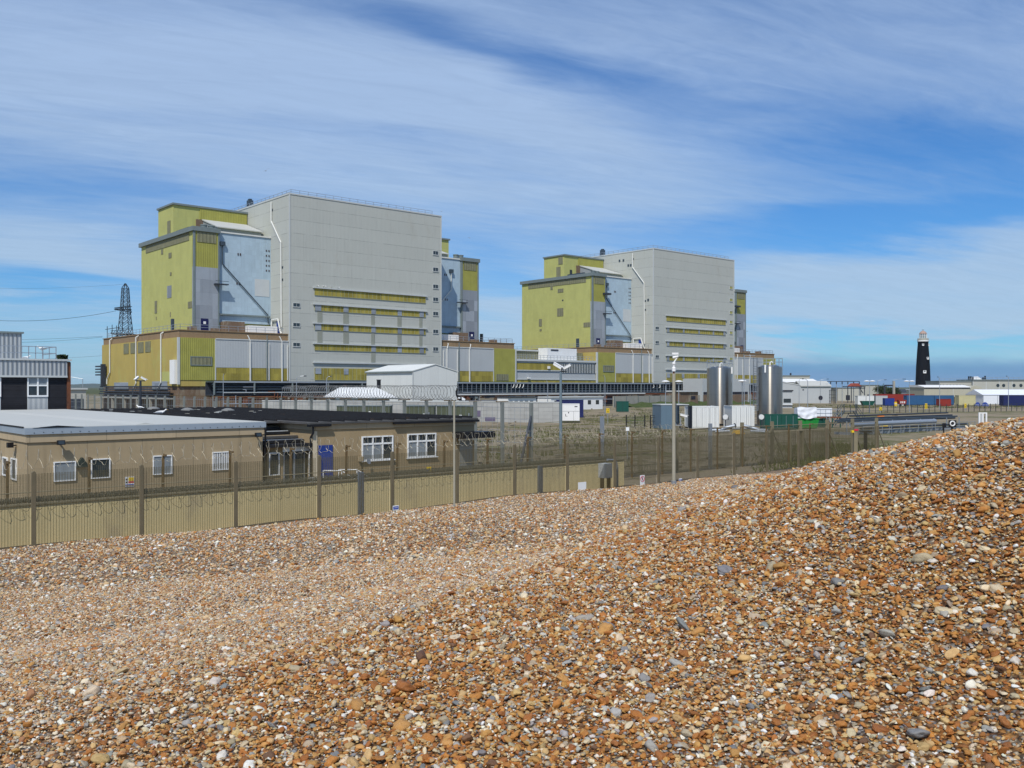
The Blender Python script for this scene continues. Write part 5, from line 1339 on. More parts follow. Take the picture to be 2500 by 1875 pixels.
# ------------------------------------------------------------------ middle distance
def simple_box(name, label, cat, px0, px1, ptop, Y, dep, m, group=None, rot=0.0, extra=None, z0=0.0):
    T = thingw(name, label, cat, (px0+px1)/2, Y, 0, group, rot); P = PT(T); w = wd(px1-px0, Y)/2; zt = zz(ptop, Y)
    if extra: extra(T, P, w, zt)
    return T, P, w, zt
def generator():
    T, P, w, zt = simple_box('generator', 'white generator box on skids right of the slate grey camera mast', 'generator', 1373, 1415, 987, 150, 2.2, M_WHITE)
    P('body', MB().box(-w, w, 0, 2.2, .35, zt), M_WHITE); P('lid', MB().box(-w-.03, w+.03, -.03, 2.23, zt+.002, zt+.08), M_WHITE)
    P('skid', MB().box(-w-.05, w+.05, .05, 2.1, .1, .345), M_STEEL)
    P('door_gap', MB().box(w*.30, w*.32, -.012, -.003, .4, zt*.62), M_INK); P('door_gap', MB().box(-w+.03, w-.03, -.012, -.003, zt*.62, zt*.63), M_INK)
    P('logo', MB().box(-w*.66, -w*.60, -.012, -.003, 1.05, 1.45).box(-w*.60, -w*.42, -.012, -.003, 1.05, 1.11), M_INK); P('diamond_mark', MB().prism([(-w*.36, 1.65), (-w*.28, 1.5), (-w*.20, 1.65), (-w*.28, 1.8)], -.012, -.003), M_INK)
    P('name_plate', MB().box(w*.42, w*.75, -.012, -.003, zt-.45, zt-.3), M_INK)
generator()
container(1313, 175, 1360, 1425, 976, 2.5, M_NAVY, 'navy container behind the white generator box', z0=.1).location.x = (1392-CX)/F*175
def low_white_building():
    T = thing('low_building', 'long low white cabin row in front of the link building', 'cabin', *AB(1345, 232)); P = PT(T)
    L = wd(150, 232)*1.22
    P('wall', MB().box(0, L, 0, 5, 0, 3.1), M_WHITE); P('roof', MB().box(-.2, L+.2, -.3, 5.2, 3.105, 3.4), M_LEDGE)
    for i in range(6): P('window', MB().box(1.2+i*3, 2.4+i*3, -.04, .02, 1.3, 2.4), M_GLASS)
    T = thing('low_building', 'short white cabin with dark window row just right of the white shed', 'cabin', *AB(1240, 225)); P = PT(T)
    L = wd(78, 225)*1.2
    P('wall', MB().box(0, L, 0, 4, 0, 3.2), M_WHITE); P('roof', MB().box(-.2, L+.2, -.4, 4.2, 3.205, 3.5), M_STEEL)
    for i in range(5): P('window', MB().box(.4+i*1.7, 1.5+i*1.7, -.04, .02, .9, 2.4), M_GLASS)
low_white_building()
def yard_wall():
    p = AB(1498, 262); q = AB(1835, 330); d = Vector((q[0]-p[0], q[1]-p[1]))
    T = thing('yard_wall', 'long plain grey concrete wall in the yard behind the steel tanks', 'wall', p[0], p[1], 0, None, math.atan2(d.y, d.x)); P = PT(T)
    P('wall', MB().box(0, d.length, 0, .3, 0, 3.2), M_CONC)
    for i in range(14): P('pier', MB().box(i*d.length/14, i*d.length/14+.4, -.15, -.005, 0, 3.3), M_CONCD)
    g = mat('grass bank', (.055, .075, .02), .95, var=.4, vscale=1.2)
    pts, f = [], []
    n = 60
    for i in range(n+1):
        x = i*d.length/n
        for y, z in ((-7, -.02), (-4, 1.0+.3*math.sin(i*1.3)), (-1.2, 1.2+.3*math.sin(i*.9)), (-.6, -.02)): pts.append((x, y+.4*math.sin(i*.7), z))
    for i in range(n):
        for j in range(3): f.append((4*i+j, 4*i+4+j, 4*i+5+j, 4*i+1+j))
    B_ = thing('grass_bank', 'rough grass bank along the foot of the grey yard wall', 'grass bank', p[0], p[1], 0, None, math.atan2(d.y, d.x)); del B_['label'], B_['category']; B_['kind'] = 'structure'
    link_mesh('bank_surface', MB().quadmesh(pts, f), g, B_)
    A_ = thing('annex', 'plain grey annex in front of the farther hall, partly behind the left steel tank', 'annex', *AB(1715, 300)); P = PT(A_)
    L = wd(150, 300)*1.3
    P('wall', MB().box(0, L, 0, 8, 0, 8.6), M_SHED); P('dark_strip', MB().box(.5, L-1, -.1, .02, 3.4, 4.2), M_INK); P('brown_panel', MB().box(.4, L-1, -.12, .02, 0, 3.3), M_BRICK)
    B2 = thing('store_shed', 'low brown brick store with flat grey roof left of the annex', 'store', *AB(1660, 285)); P = PT(B2)
    P('wall', MB().box(0, 9, 0, 5, 0, 4.3), M_BRICK); P('roof', MB().box(-.3, 9.2, -.5, 5.2, 4.305, 4.7), M_LEDGE); P('opening', MB().box(5.5, 7.6, -.05, .02, 1.9, 3.0), M_INK)
yard_wall()
def green_box(px0, px1, ptop, Y, label):
    T, P, w, zt = simple_box('cabinet', label, 'cabinet', px0, px1, ptop, Y, 2, M_TEAL)
    P('body', MB().box(-w, w, 0, 2, .1, zt), M_TEAL); P('lid', MB().box(-w-.05, w+.05, -.05, 2.05, zt+.003, zt+.12), M_TEAL); P('plinth', MB().box(-w+.1, w-.1, .1, 1.9, 0, .097), M_CONC); P('door_gap', MB().box(-.03, .03, -.02, -.003, .2, zt-.1), M_INK)
green_box(1506, 1535, 981, 215, 'small dark green kiosk in front of the grey yard wall')
def black_gate():
    Y = 128; T = thingw('black_gate', 'black post and rail pedestrian gates left of the grey blue container', 'gate', 1565, Y); P = PT(T)
    for px in (1529, 1550, 1574, 1588, 1602): x = wd(px-1565, Y); P('post', MB().box(x-.07, x+.07, -.07, .07, 0, zz(1013, Y)), M_BLACKP)
    for a_, b_ in ((1588, 1602),):
        for z in (.6, 1.1, 1.6, zz(1014, Y)): P('rail', MB().box(wd(a_-1565, Y), wd(b_-1565, Y), -.04, .04, z-.05, z), M_BLACKP)
    P('mesh', wire_mb(wd(1529-1565, Y), wd(1574-1565, Y), 0, .2, 1.7, .2, .2, .015, .015), M_TEAL)
black_gate()
def sign_on_post(px, py0, py1, Y, w_, face, label, post=True, name='sign', z0=0, marks=None):
    T = thingw(name, label, 'sign', px, Y, z0); P = PT(T); z1, zb = zz(py0, Y)-z0, zz(py1, Y)-z0; w = wd(w_, Y)/2
    if post: P('post', MB().cyl((0, .05, 0), (0, .05, z1), .04, n=8), M_GALV)
    b = P('board', MB().box(-w, w, -.02, .0, zb, z1), face)
    if marks: marks(P, b, w, zb, z1)
    return T
def ymarks(P, b, w, z0, z1):
    h = z1-z0
    for s_ in (-1, 1): P('warning_triangle', MB().prism([(s_*w*.5-w*.3, z1-h*.36), (s_*w*.5+w*.3, z1-h*.36), (s_*w*.5, z1-h*.10)], -.03, -.022), M_INK, b)
    for k in range(3): P('text_line', MB().box(-w*.7, w*.7, -.028, -.022, z0+h*(.12+.14*k), z0+h*(.17+.14*k)), M_INK, b)
sign_on_post(1484, 997, 1008, 140, 8, M_YELLOW, 'yellow warning board on a post in the open yard, right of the generator', marks=ymarks)
sign_on_post(2150, 994, 1002, 205, 7, M_YELLOW, 'yellow board on the far thin fence, left of three', marks=ymarks)
sign_on_post(2261, 985, 998, 215, 6, M_YELLOW, 'yellow board below the blue containers', marks=ymarks)
sign_on_post(2357, 985, 996, 215, 5, M_YELLOW, 'yellow board below the cream container', marks=ymarks)
sign_on_post(1692, 1043, 1052, 72, 8, M_SIGNW, 'small white board on a stake in the yard left of the concrete pole').location.x = (1532-CX)/F*72
def fence_signs():
    # boards on the outer fence, just above the shingle
    def on_f1(px, py0, py1, wpx, face, label, name='fence_sign', marks=None):
        b = B_F1-.12; a = A(px, b); Yd = D(a, b); T = thing(name, label, 'sign', a, b, 0); P = PT(T)
        z1, z0 = Z(py0, a, b), Z(py1, a, b); w = wpx*Yd/F/2*1.15
        bd = P('board', MB().box(-w, w, -.012, .0, z0, z1), face)
        if marks: marks(P, bd, w, z0, z1)
    on_f1(1421, 1177, 1206, 24, M_SIGNW, 'blank white board on the fence left of the cabinet')
    def noped(P, bd, w, z0, z1):
        cz = z1-w*1.15; r = w*.82
        ring = MB(); pts = [(r*math.cos(t), -.016, cz+r*math.sin(t)) for t in np.linspace(0, 2*math.pi, 33)]; ring.tube(pts, r*.10, 6); ring.beam((-r*.66, -.017, cz+r*.66), (r*.66, -.017, cz-r*.66), r*.18, .01); P('red_ring', ring, M_SIGNR, bd)
        man = MB(); man.cyl((0, -.016, cz+r*.55), (0, -.013, cz+r*.55), r*.16, n=12); man.beam((0, -.014, cz+r*.36), (0, -.014, cz-r*.12), r*.24, .004); man.beam((0, -.014, cz-r*.1), (-r*.25, -.014, cz-r*.65), r*.13, .004); man.beam((0, -.014, cz-r*.1), (r*.25, -.014, cz-r*.62), r*.13, .004); man.beam((-r*.1, -.014, cz+r*.3), (-r*.38, -.014, cz-r*.1), r*.10, .004); man.beam((r*.1, -.014, cz+r*.3), (r*.38, -.014, cz-r*.08), r*.10, .004)
        P('walking_figure', man, M_INK, bd)
        for k in range(2): P('text_line', MB().box(-w*.7, w*.7, -.016, -.0125, z0+.02+.05*k, z0+.05+.05*k), M_SIGNR, bd)
    on_f1(1568, 1160, 1190, 14, M_SIGNW, 'white no pedestrians sign with red ring on the fence', 'no_entry_sign', noped)
    def blue(P, bd, w, z0, z1):
        P('blue_face', MB().box(-w*.88, w*.88, -.018, -.0125, z0+.04, z1-.035), M_SIGNB, bd)
        for k in range(2): P('text_line', MB().box(-w*.6, w*.6, -.022, -.0185, z0+.09+.06*k, z0+.105+.06*k), M_SIGNW, bd)
    on_f1(966, 1234, 1246, 15, M_SIGNW, 'small blue sign low on the fence left of the slim pole', 'blue_sign', blue)
    on_f1(1661, 1168, 1178, 10, M_SIGNW, 'small blue sign low on the fence right of the buff camera pole', 'blue_sign', blue)
    T = thing('warning_sign', 'tiny yellow and blue notice hung on the inner fence below the right window', 'sign', A(1047, B_F2-.1), B_F2-.1); P = PT(T)
    a = A(1047, B_F2); z = Z(1145, a, B_F2)
    bd = P('board', MB().box(-.15, .15, -.01, 0, z-.12, z+.12), M_YELLOW); P('blue_panel', MB().box(-.15, -.02, -.016, -.0105, z-.11, z-.01), M_SIGNB, bd)
    # grey cabinet and conduit behind the fence
    b = B_F1+.75; a = A(1478, b); T = thing('cabinet', 'light grey electrical cabinet on legs against the buff sheet wall', 'cabinet', a, b); P = PT(T)
    z1, z0 = Z(1131, a, b), Z(1166, a, b); w = 24*D(a, b)/F/2*1.1
    P('body', MB().box(-w, w, -.2, .2, z0, z1), M_LEDGE); P('door', MB().box(-w+.03, w-.03, -.22, -.203, z0+.03, z1-.03), M_LEDGE)
    P('leg', MB().box(-w, -w+.05, -.1, .1, .9, z0-.003), M_RUSTPOST); P('leg', MB().box(w-.05, w, -.1, .1, .9, z0-.003), M_RUSTPOST)
    T = thing('conduit', 'bent grey cable conduit rising beside the electrical cabinet', 'conduit', A(1500, b), b); P = PT(T)
    P('pipe', MB().tube([(-.5, 0, z1+.15), (.0, 0, z1+.12), (.14, 0, z1), (.2, 0, z1-.25), (.2, 0, .8)], .045, 8), M_GALV, smooth=True)
    # steel posts left standing between the fences
    for px, py, bb, lab in ((881, 1152, B_F1+.25, 'short twin steel post against the outer fence beside the handrails'), (1319, 1137, B_F1+.25, 'short twin steel post against the outer fence left of the cabinet')):
        a = A(px, bb); T = thing('steel_post', lab, 'post', a, bb, 0, 'twin steel posts at the outer fence'); P = PT(T); zt = Z(py, a, bb)
        P('channel', MB().box(-.11, -.03, -.05, .05, .8, zt), M_GALV); P('channel', MB().box(.03, .11, -.05, .05, .8, zt-.02), M_GALV)
    T = thingw('bollard', 'black steel post with a flat cap rising behind the shingle crest', 'bollard', 2113, 58); P = PT(T); zt = zz(1051, 58)
    P('post', MB().cyl((0, 0, 0), (0, 0, zt-.1), .115, n=16), M_BLACKP); P('cap', MB().box(-.28, .28, -.28, .28, zt-.1, zt), M_BLACKP)
    T = thingw('marker_post', 'buff post with red and yellow bands left of the black capped post', 'post', 2088, 50); P = PT(T); zt = zz(1047, 50)
    P('post', MB().box(-.1, .1, -.1, .1, 0, zt), M_CREAMPOST); P('yellow_band', MB().box(-.22, -.10, -.1, .1, zt-.2, zt-.08), M_YELLOW); P('red_band', MB().box(-.1, .12, -.13, -.105, zt-.10, zt+.0), M_SIGNR)
    T = thingw('lifebuoy_stand', 'dark board with a white ring near the shingle crest', 'sign', 2325, 70); P = PT(T); z = zz(1034, 70)
    P('post', MB().box(-.06, .06, .03, .12, 0, z), M_BLACKP); P('board', MB().box(-.28, .30, -.02, .02, z-.25, z+.25), M_BLACKP)
    P('ring', MB().tube([(.17*math.cos(t), -.03, z+.17*math.sin(t)) for t in np.linspace(0, 6.2832, 25)], .05, 8), M_WHITE); P('hub', MB().cyl((0, -.05, z), (0, -.02, z), .06, n=10), M_INK)
    T = thingw('black_box', 'small black box on a stake beside the white ring board', 'box', 2305, 70); P = PT(T); z = zz(1037, 70)
    P('stake', MB().box(-.04, .04, .05, .1, 0, z), M_BLACKP); P('box', MB().box(-.12, .12, -.1, .04, z-.22, z+.12), M_BLACKP)
    T = thingw('panel_stand', 'white framed panel standing behind the shingle crest at right', 'panel', 2400, 66); P = PT(T); z1, z0 = zz(1007, 66), 0
    P('frame', MB().box(-.3, -.2, 0, .08, 0, z1).box(-.05, .05, 0, .08, 0, z1-.085).box(.2, .3, 0, .08, 0, z1).box(-.199, .199, 0, .079, z1-.08, z1), M_WHITE); P('panel', MB().box(-.2, -.05, .02, .05, 0, z1-.1), M_SHED)
fence_signs()
def thin_fence():
    p, q = AB(2045, 200), AB(2520, 225); d = Vector((q[0]-p[0], q[1]-p[1])); L = d.length
    T = thing('wire_fence', 'far thin post and wire fence crossing the gravel below the containers', 'fence', p[0], p[1], 0, None, math.atan2(d.y, d.x)); P = PT(T)
    n = 34
    for i in range(n+1): P('post', MB().box(i*L/n-.05, i*L/n+.05, -.05, .05, 0, 1.9), M_STEEL)
    P('wires', MB().beam((0, 0, 1.8), (L, 0, 1.8), .03).beam((0, 0, 1.2), (L, 0, 1.2), .03).beam((0, 0, .6), (L, 0, .6), .03), M_STEEL)
thin_fence()
def yard_bits():
    T = thingw('barrier', 'yellow pipe barrier frame at the end of the dark pipes', 'barrier', 2160, 130); P = PT(T)
    P('frame', MB().tube([(-.5, 0, .3), (-.5, 0, 1.4), (.6, 0, 1.4)], .12, 8).tube([(-.5, 0, .8), (.6, 0, .8)], .10, 8).tube([(-.5, 0, .35), (.4, 0, .35)], .1, 8), M_YELLOW)
    T = thingw('orange_block', 'orange plastic block lying on the gravel above the yellow barrier', 'block', 2152, 165); P = PT(T)
    P('body', MB().prism([(-.7, 0), (.7, 0), (.5, .7), (-.5, .7)], 0, .6), mat('orange plastic', (.65, .20, .03), .5))
    T = thingw('yellow_pallet', 'yellow spill tray on the ground beside the right white container', 'tray', 1803, 112); P = PT(T)
    P('tray', MB().prism([(-.6, .1), (.8, .1), (.5, .55), (-.4, .55)], 0, 1), mat('amber plastic', (.60, .34, .02), .5)); P('feet', MB().box(-.5, .6, .1, .9, 0, .097), M_INK)
    for px, Y, lab in ((2165, 190, 'wooden pallet pile on the gravel left of the lighthouse'), (2185, 178, 'stack of timber offcuts near the pipes')):
        T = thingw('timber_pile', lab, 'timber', px, Y); P = PT(T)
        for k in range(5): x = random.uniform(-1, .4); z = .1+.18*k; P('plank', MB().beam((x, 0, z), (x+random.uniform(.8, 1.8), random.uniform(-.4, .6), z+.05), .18, .08), M_RUSTPOST)
yard_bits()

# ------------------------------------------------------------------ far right: containers, sheds, lighthouse
Yc = 300
container(2103, Yc, 2094, 2114, 966, 2.6, M_WHITEC, 'white container with green base, left of the pair by the dark trees')
container(2123, Yc, 2115, 2134, 966, 2.6, M_WHITEC, 'white container right of the pair by the dark trees')
container(2152, Yc, 2138, 2167, 966, 2.6, M_SHED, 'plain grey container in front of the long red one')
container(2185, 325, 2138, 2233, 962, 2.6, M_RED, 'long red container behind the smaller boxes')
container(2172, 285, 2161, 2184, 972, 2.0, M_ROYAL, 'small bright blue box container in front of the red one')
container(2247, 295, 2214, 2281, 965, 2.6, M_CBLUE, 'faded blue container left of the two beneath the tan shed')
container(2305, 296, 2282, 2329, 965, 2.6, M_CBLUE, 'faded blue container right of the two beneath the tan shed')
container(2307, 280, 2293, 2322, 974, 2.0, M_RED, 'small red container in front of the blue ones')
container(2362, 290, 2341, 2382, 965, 2.6, mat('cream container paint', (.50, .46, .26), .6, var=.1, streak=.2), 'cream container right of the small red one')
container(2475, 285, 2450, 2540, 965, 2.6, M_NAVY, 'navy container in front of the white marquee')
def blue_covers():
    for px, w, lab in ((2387, 14, 'blue tarpaulin heap left of the pair'), (2405, 16, 'blue tarpaulin heap right of the pair')):
        Y = 282; T = thingw('covered_heap', lab+' under the cream container', 'tarpaulin', px, Y, 0, 'blue covered heaps'); P = PT(T)
        r = wd(w, Y)/2; P('cover', MB().lathe([(r*1.15, 0), (r*1.05, .35), (r*.75, .8), (r*.3, 1.15), (.02, 1.2)], n=7), M_ROYAL)
        P('rope', MB().tube([(r*1.06*math.cos(t), r*1.06*math.sin(t), .36) for t in np.linspace(0, 6.283, 10)], .05, 5), M_SIGNW)
    T = thingw('tipper_trailer', 'small red and white trailer in front of the red container', 'trailer', 2204, 280); P = PT(T)
    P('body', MB().prism([(-1.0, .6), (1.0, .6), (1.2, 1.9), (-1.2, 1.9)], 0, 1.6), M_RED); P('chassis', MB().box(-1.0, 1.0, .1, 1.5, .25, .59), M_SIGNW)
    for x in (-.7, .7): P('wheel', MB().cyl((x, -.1, .35), (x, .1, .35), .35, n=16), M_BLACKP)
    for k, x in enumerate((-.55, 0, .55)): P('warning_plate', MB().box(x-.13, x+.13, -.04, -.003, .9, 1.5), M_SIGNW)
    T = thingw('yellow_drum', 'yellow drum standing beside the small blue box', 'drum', 2187, 282); P = PT(T)
    P('body', MB().lathe([(.45, 0), (.48, .3), (.45, .6), (.48, .9), (.45, 1.25), (.2, 1.3)], n=16), M_YELLOW); P('band', MB().cyl((0, 0, .62), (0, 0, .78), .50, n=16), M_SIGNW)
    T = thingw('green_skip', 'dark green open skip in front of the white container pair', 'skip', 2120, 290); P = PT(T)
    P('tub', MB().prism([(-1.5, .1), (1.5, .1), (2.1, 1.35), (-2.1, 1.35)], 0, 1.6), M_TEAL); P('rim', MB().box(-2.2, 2.2, -.05, 1.65, 1.353, 1.45), M_TEAL)
blue_covers()
def lighthouse():
    Y = 560; T = thingw('lighthouse', 'tall tapering black lighthouse with white gallery and glazed lantern', 'lighthouse', 2253.5, Y); P = PT(T)
    z_ = lambda py: zz(py, Y); r_ = lambda n: wd(n, Y)/2
    P('tower', MB().lathe([(r_(37.5), 0), (r_(36), 1.5), (r_(31.5), z_(895)), (r_(27.5), z_(862)), (r_(24.2), z_(840)), (r_(24.2), z_(836)), (r_(26), z_(834))], n=48), M_BLACK, smooth=True)
    P('white_band', MB().lathe([(r_(26), z_(834)+.01), (r_(26.4), z_(832)), (r_(26.4), z_(830.5))], n=48), M_WHITE, smooth=True)
    g = P('gallery', MB().lathe([(r_(26.6), z_(830.5)+.01), (r_(26.6), z_(829.8)), (r_(22.5), z_(829.5)), (r_(22.0), z_(826.5))], n=48), M_TAN)
    rl = MB()
    for k in range(24): t = k*math.pi/12; x, y = r_(25.6)*math.cos(t), r_(25.6)*math.sin(t); rl.beam((x, y, z_(830)), (x, y, z_(826.3)), .09)
    for zz_ in (z_(826.3), z_(828)): rl.tube([(r_(25.6)*math.cos(t), r_(25.6)*math.sin(t), zz_) for t in np.linspace(0, 6.2832, 33)], .06, 5)
    P('gallery_rail', rl, M_LEDGE, g)
    lt = P('lantern', MB().cyl((0, 0, z_(826.5)), (0, 0, z_(814.5)), r_(14.5), n=24), glass_mat('lantern glass', (.20, .26, .28), .1))
    P('lens', MB().lathe([(r_(5), z_(825)), (r_(7), z_(820)), (r_(5), z_(815.5))], n=16), M_GLASS, lt)
    fr = MB()
    for k in range(12): t = k*math.pi/6; x, y = r_(16.6)*math.cos(t), r_(16.6)*math.sin(t); fr.beam((x, y, z_(826.5)), (x, y, z_(814.5)), .22)
    fr.tube([(r_(16.8)*math.cos(t), r_(16.8)*math.sin(t), z_(820)) for t in np.linspace(0, 6.2832, 33)], .07, 5)
    P('glazing_bars', fr, M_WHITE, lt)
    d = P('dome', MB().lathe([(r_(18.0), z_(815)), (r_(16.8), z_(813.6)), (r_(13), z_(810.5)), (r_(7), z_(808.3)), (r_(2.4), z_(807.6)), (r_(2.2), z_(806.4)), (.05, z_(806))], n=32), mat('faded brown dome', (.38, .26, .21), .7, var=.12), smooth=True)
    P('vane', MB().cyl((0, 0, z_(806.2)), (0, 0, z_(804.3)), .10).beam((-.6, 0, z_(805.2)), (.6, 0, z_(805.2)), .12), M_STEEL, d)
    for px, py, w, h in ((2248.5, 842, 4, 5), (2264, 842, 2.5, 5), (2259, 875, 5.5, 6), (2250.5, 908, 7, 7), (2260.5, 940, 5, 6)):
        x = wd(px-2253.5, Y); zc = z_(py); rr = r_(24.2)+(r_(36)-r_(24.2))*((py-838)/112); y = -math.sqrt(max(.2, rr*rr-x*x)); hw, hh = wd(w, Y)/2, wd(h, Y)/2
        wnd = P('window', MB().box(x-hw, x+hw, y-.32, y+1.2, zc-hh, zc+hh), M_WHITE); P('pane', MB().box(x-hw*.55, x+hw*.45, y-.36, y-.325, zc-hh*.1, zc+hh*.8), M_GLASS, wnd)  # white boxes stand in for the sunlit window reveals
lighthouse()
def lighthouse_cottage():
    T = thingw('keepers_building', 'low white flat roofed building at the foot of the lighthouse', 'house', 2243, 470); P = PT(T); w = wd(28, 470)/2
    zt = zz(952, 470)
    P('wall', MB().box(-w, w, 0, 8, 0, zt), M_TAN); P('roof', MB().box(-w-.3, w+.3, -.3, 8.2, zt+.003, zt+.35), M_WHITE); P('door', MB().box(-.4, 2.0, -.08, .02, 0, zt-.9), M_TEAL); P('window', MB().box(3.5, 4.6, -.06, .02, 1, 2.6), M_GLASS)
    T = thingw('bungalow', 'small dark roofed bungalow row left of the lighthouse base', 'house', 2207, 520); P = PT(T); w = wd(50, 520)/2
    P('wall', MB().box(-w, w, 0, 8, 0, 2.6), M_WHITE); P('roof', MB().prismx([(-.6, 2.6), (8.6, 2.6), (4, 4.6)], -w-.4, w+.4), M_STEEL); P('chimney', MB().box(-2, -1.2, 3.6, 4.4, 4.2, 5.4), M_BRICK)
    T = thingw('white_van', 'tiny white van parked left of the lighthouse base', 'van', 2197, 470); P = PT(T)
    P('body', MB().prism([(-2.4, .4), (2.4, .4), (2.4, 1.1), (1.8, 1.3), (1.3, 2.1), (-2.4, 2.1)], 0, 1.9), M_WHITE); P('windscreen', MB().prism([(1.45, 1.35), (1.9, 1.32), (1.5, 1.95), (1.38, 1.95)], -.02, 1.92), M_GLASS)
    for x in (-1.5, 1.5): P('wheel', MB().cyl((x, -.05, .36), (x, .2, .36), .36, n=14), M_BLACKP)
lighthouse_cottage()
def tan_shed():
    Y = 335; T = thingw('tan_shed', 'long tan shed with white roof edge right of the lighthouse foot', 'shed', 2256, Y); P = PT(T)
    L = wd(112, Y); L2 = wd(30, Y); zt = zz(946, Y)
    P('wall', MB().box(0, L, 0, 12, 2.2, zt), M_TAN); P('gable_wall', MB().prism([(L+.01, 2.2), (L+L2, 2.2), (L+L2, zt), (L+L2*.5, zt+.7), (L+.01, zt)], .3, 12), M_TAN)
    P('dark_base', MB().box(.05, L+L2-.05, .35, 11, 0, 2.19), M_OLIVE2); P('roof', MB().prismx([(-.4, zt), (12, zt+.1), (12, zt+.9), (5, zt+.9), (-.4, zt+.2)], -.2, L+.2), M_WHITE)
    P('gutter', MB().box(0, L, -.2, -.02, zt-.35, zt-.02), M_INK); P('joint_post', MB().box(L*.63, L*.63+.15, -.05, -.005, 2.2, zt-.36), M_LEDGE)
M_OLIVE2 = mat('dark olive base panel', (.12, .11, .065), .85, var=.15, streak=.2)
tan_shed()
def long_building():
    Y = 430; T = thingw('long_building', 'long pale grey building with round windows along the right horizon', 'building', 2293, Y); P = PT(T)
    L = wd(300, Y); x1 = wd(78, Y); za, zb = zz(932, Y), zz(929, Y)
    P('wall', MB().box(0, x1, 0, 14, 0, za), M_TAN2); P('wall', MB().box(x1+.01, L, -1.5, 14, 0, zb), M_TAN2)
    P('roof_edge', MB().box(-.2, x1, -.3, 14.2, za+.003, za+.45), M_COPING); P('roof_edge', MB().box(x1-.1, L, -1.9, 14.2, zb+.003, zb+.5), M_COPING)
    for k, px in enumerate((2296, 2303, 2312, 2320, 2328, 2336, 2344, 2352, 2432, 2446, 2471, 2488)):
        x = wd(px-2293, Y); y = -.06 if px < 2370 else -1.56; r = .42 if px < 2370 else .75; zc = zz(941, Y); w_ = P('round_window', MB().cyl((x, y-.04, zc), (x, y+.05, zc), r, n=14), M_GLASS)
    for k in range(7): x = x1+(L-x1)*k/7; P('pilaster', MB().box(x, x+.3, -1.56, -1.505, 0, zb-.1), M_LEDGE)
    rl = MB()
    rl.beam((0, .5, za+1.4), (x1, .5, za+1.4), .1); rl.beam((x1, 0, zb+1.4), (L, 0, zb+1.4), .1)
    for k in range(24): x = k*L/23; z = za if x < x1 else zb; rl.beam((x, .4, z+.4), (x, .4, z+1.4), .09)
    P('roof_rail', rl, M_GALV)
    for px, h in ((2373, 2.0), (2378, 2.0), (2383, 1.8), (2408, 1.6), (2413, 2.2)): x = wd(px-2293, Y); P('flue', MB().cyl((x, 3, zb), (x, 3, zb+h), .36, n=10), M_BLACKP)
    x0, x2 = wd(2385-2293, Y), wd(2406-2293, Y); P('roof_gable', MB().prism([(x0, zb+.5), (x2, zb+.5), ((x0+x2)/2, zb+1.9)], 3, 7), M_WHITE)
M_TAN2 = mat('pale stone grey sheet', (.42, .42, .37), .8, var=.06, vscale=.2, streak=.12)
long_building()
def marquee():
    Y = 312; T = thingw('marquee', 'white peaked marquee at the right edge behind the navy container', 'marquee', 2400, Y); P = PT(T); L = wd(175, Y); ze, zr = zz(964, Y), zz(951, Y)
    P('wall', MB().box(0, L, 0, 12, 0, ze), M_TARP); P('roof', MB().prismx([(-.2, ze+.003), (12.2, ze+.003), (6, zr)], wd(20, Y)*.0-.2, L), M_TARP)
    for k in range(5): P('frame_leg', MB().box(k*L/5, k*L/5+.12, -.08, -.003, 0, ze-.01), M_GALV)
marquee()
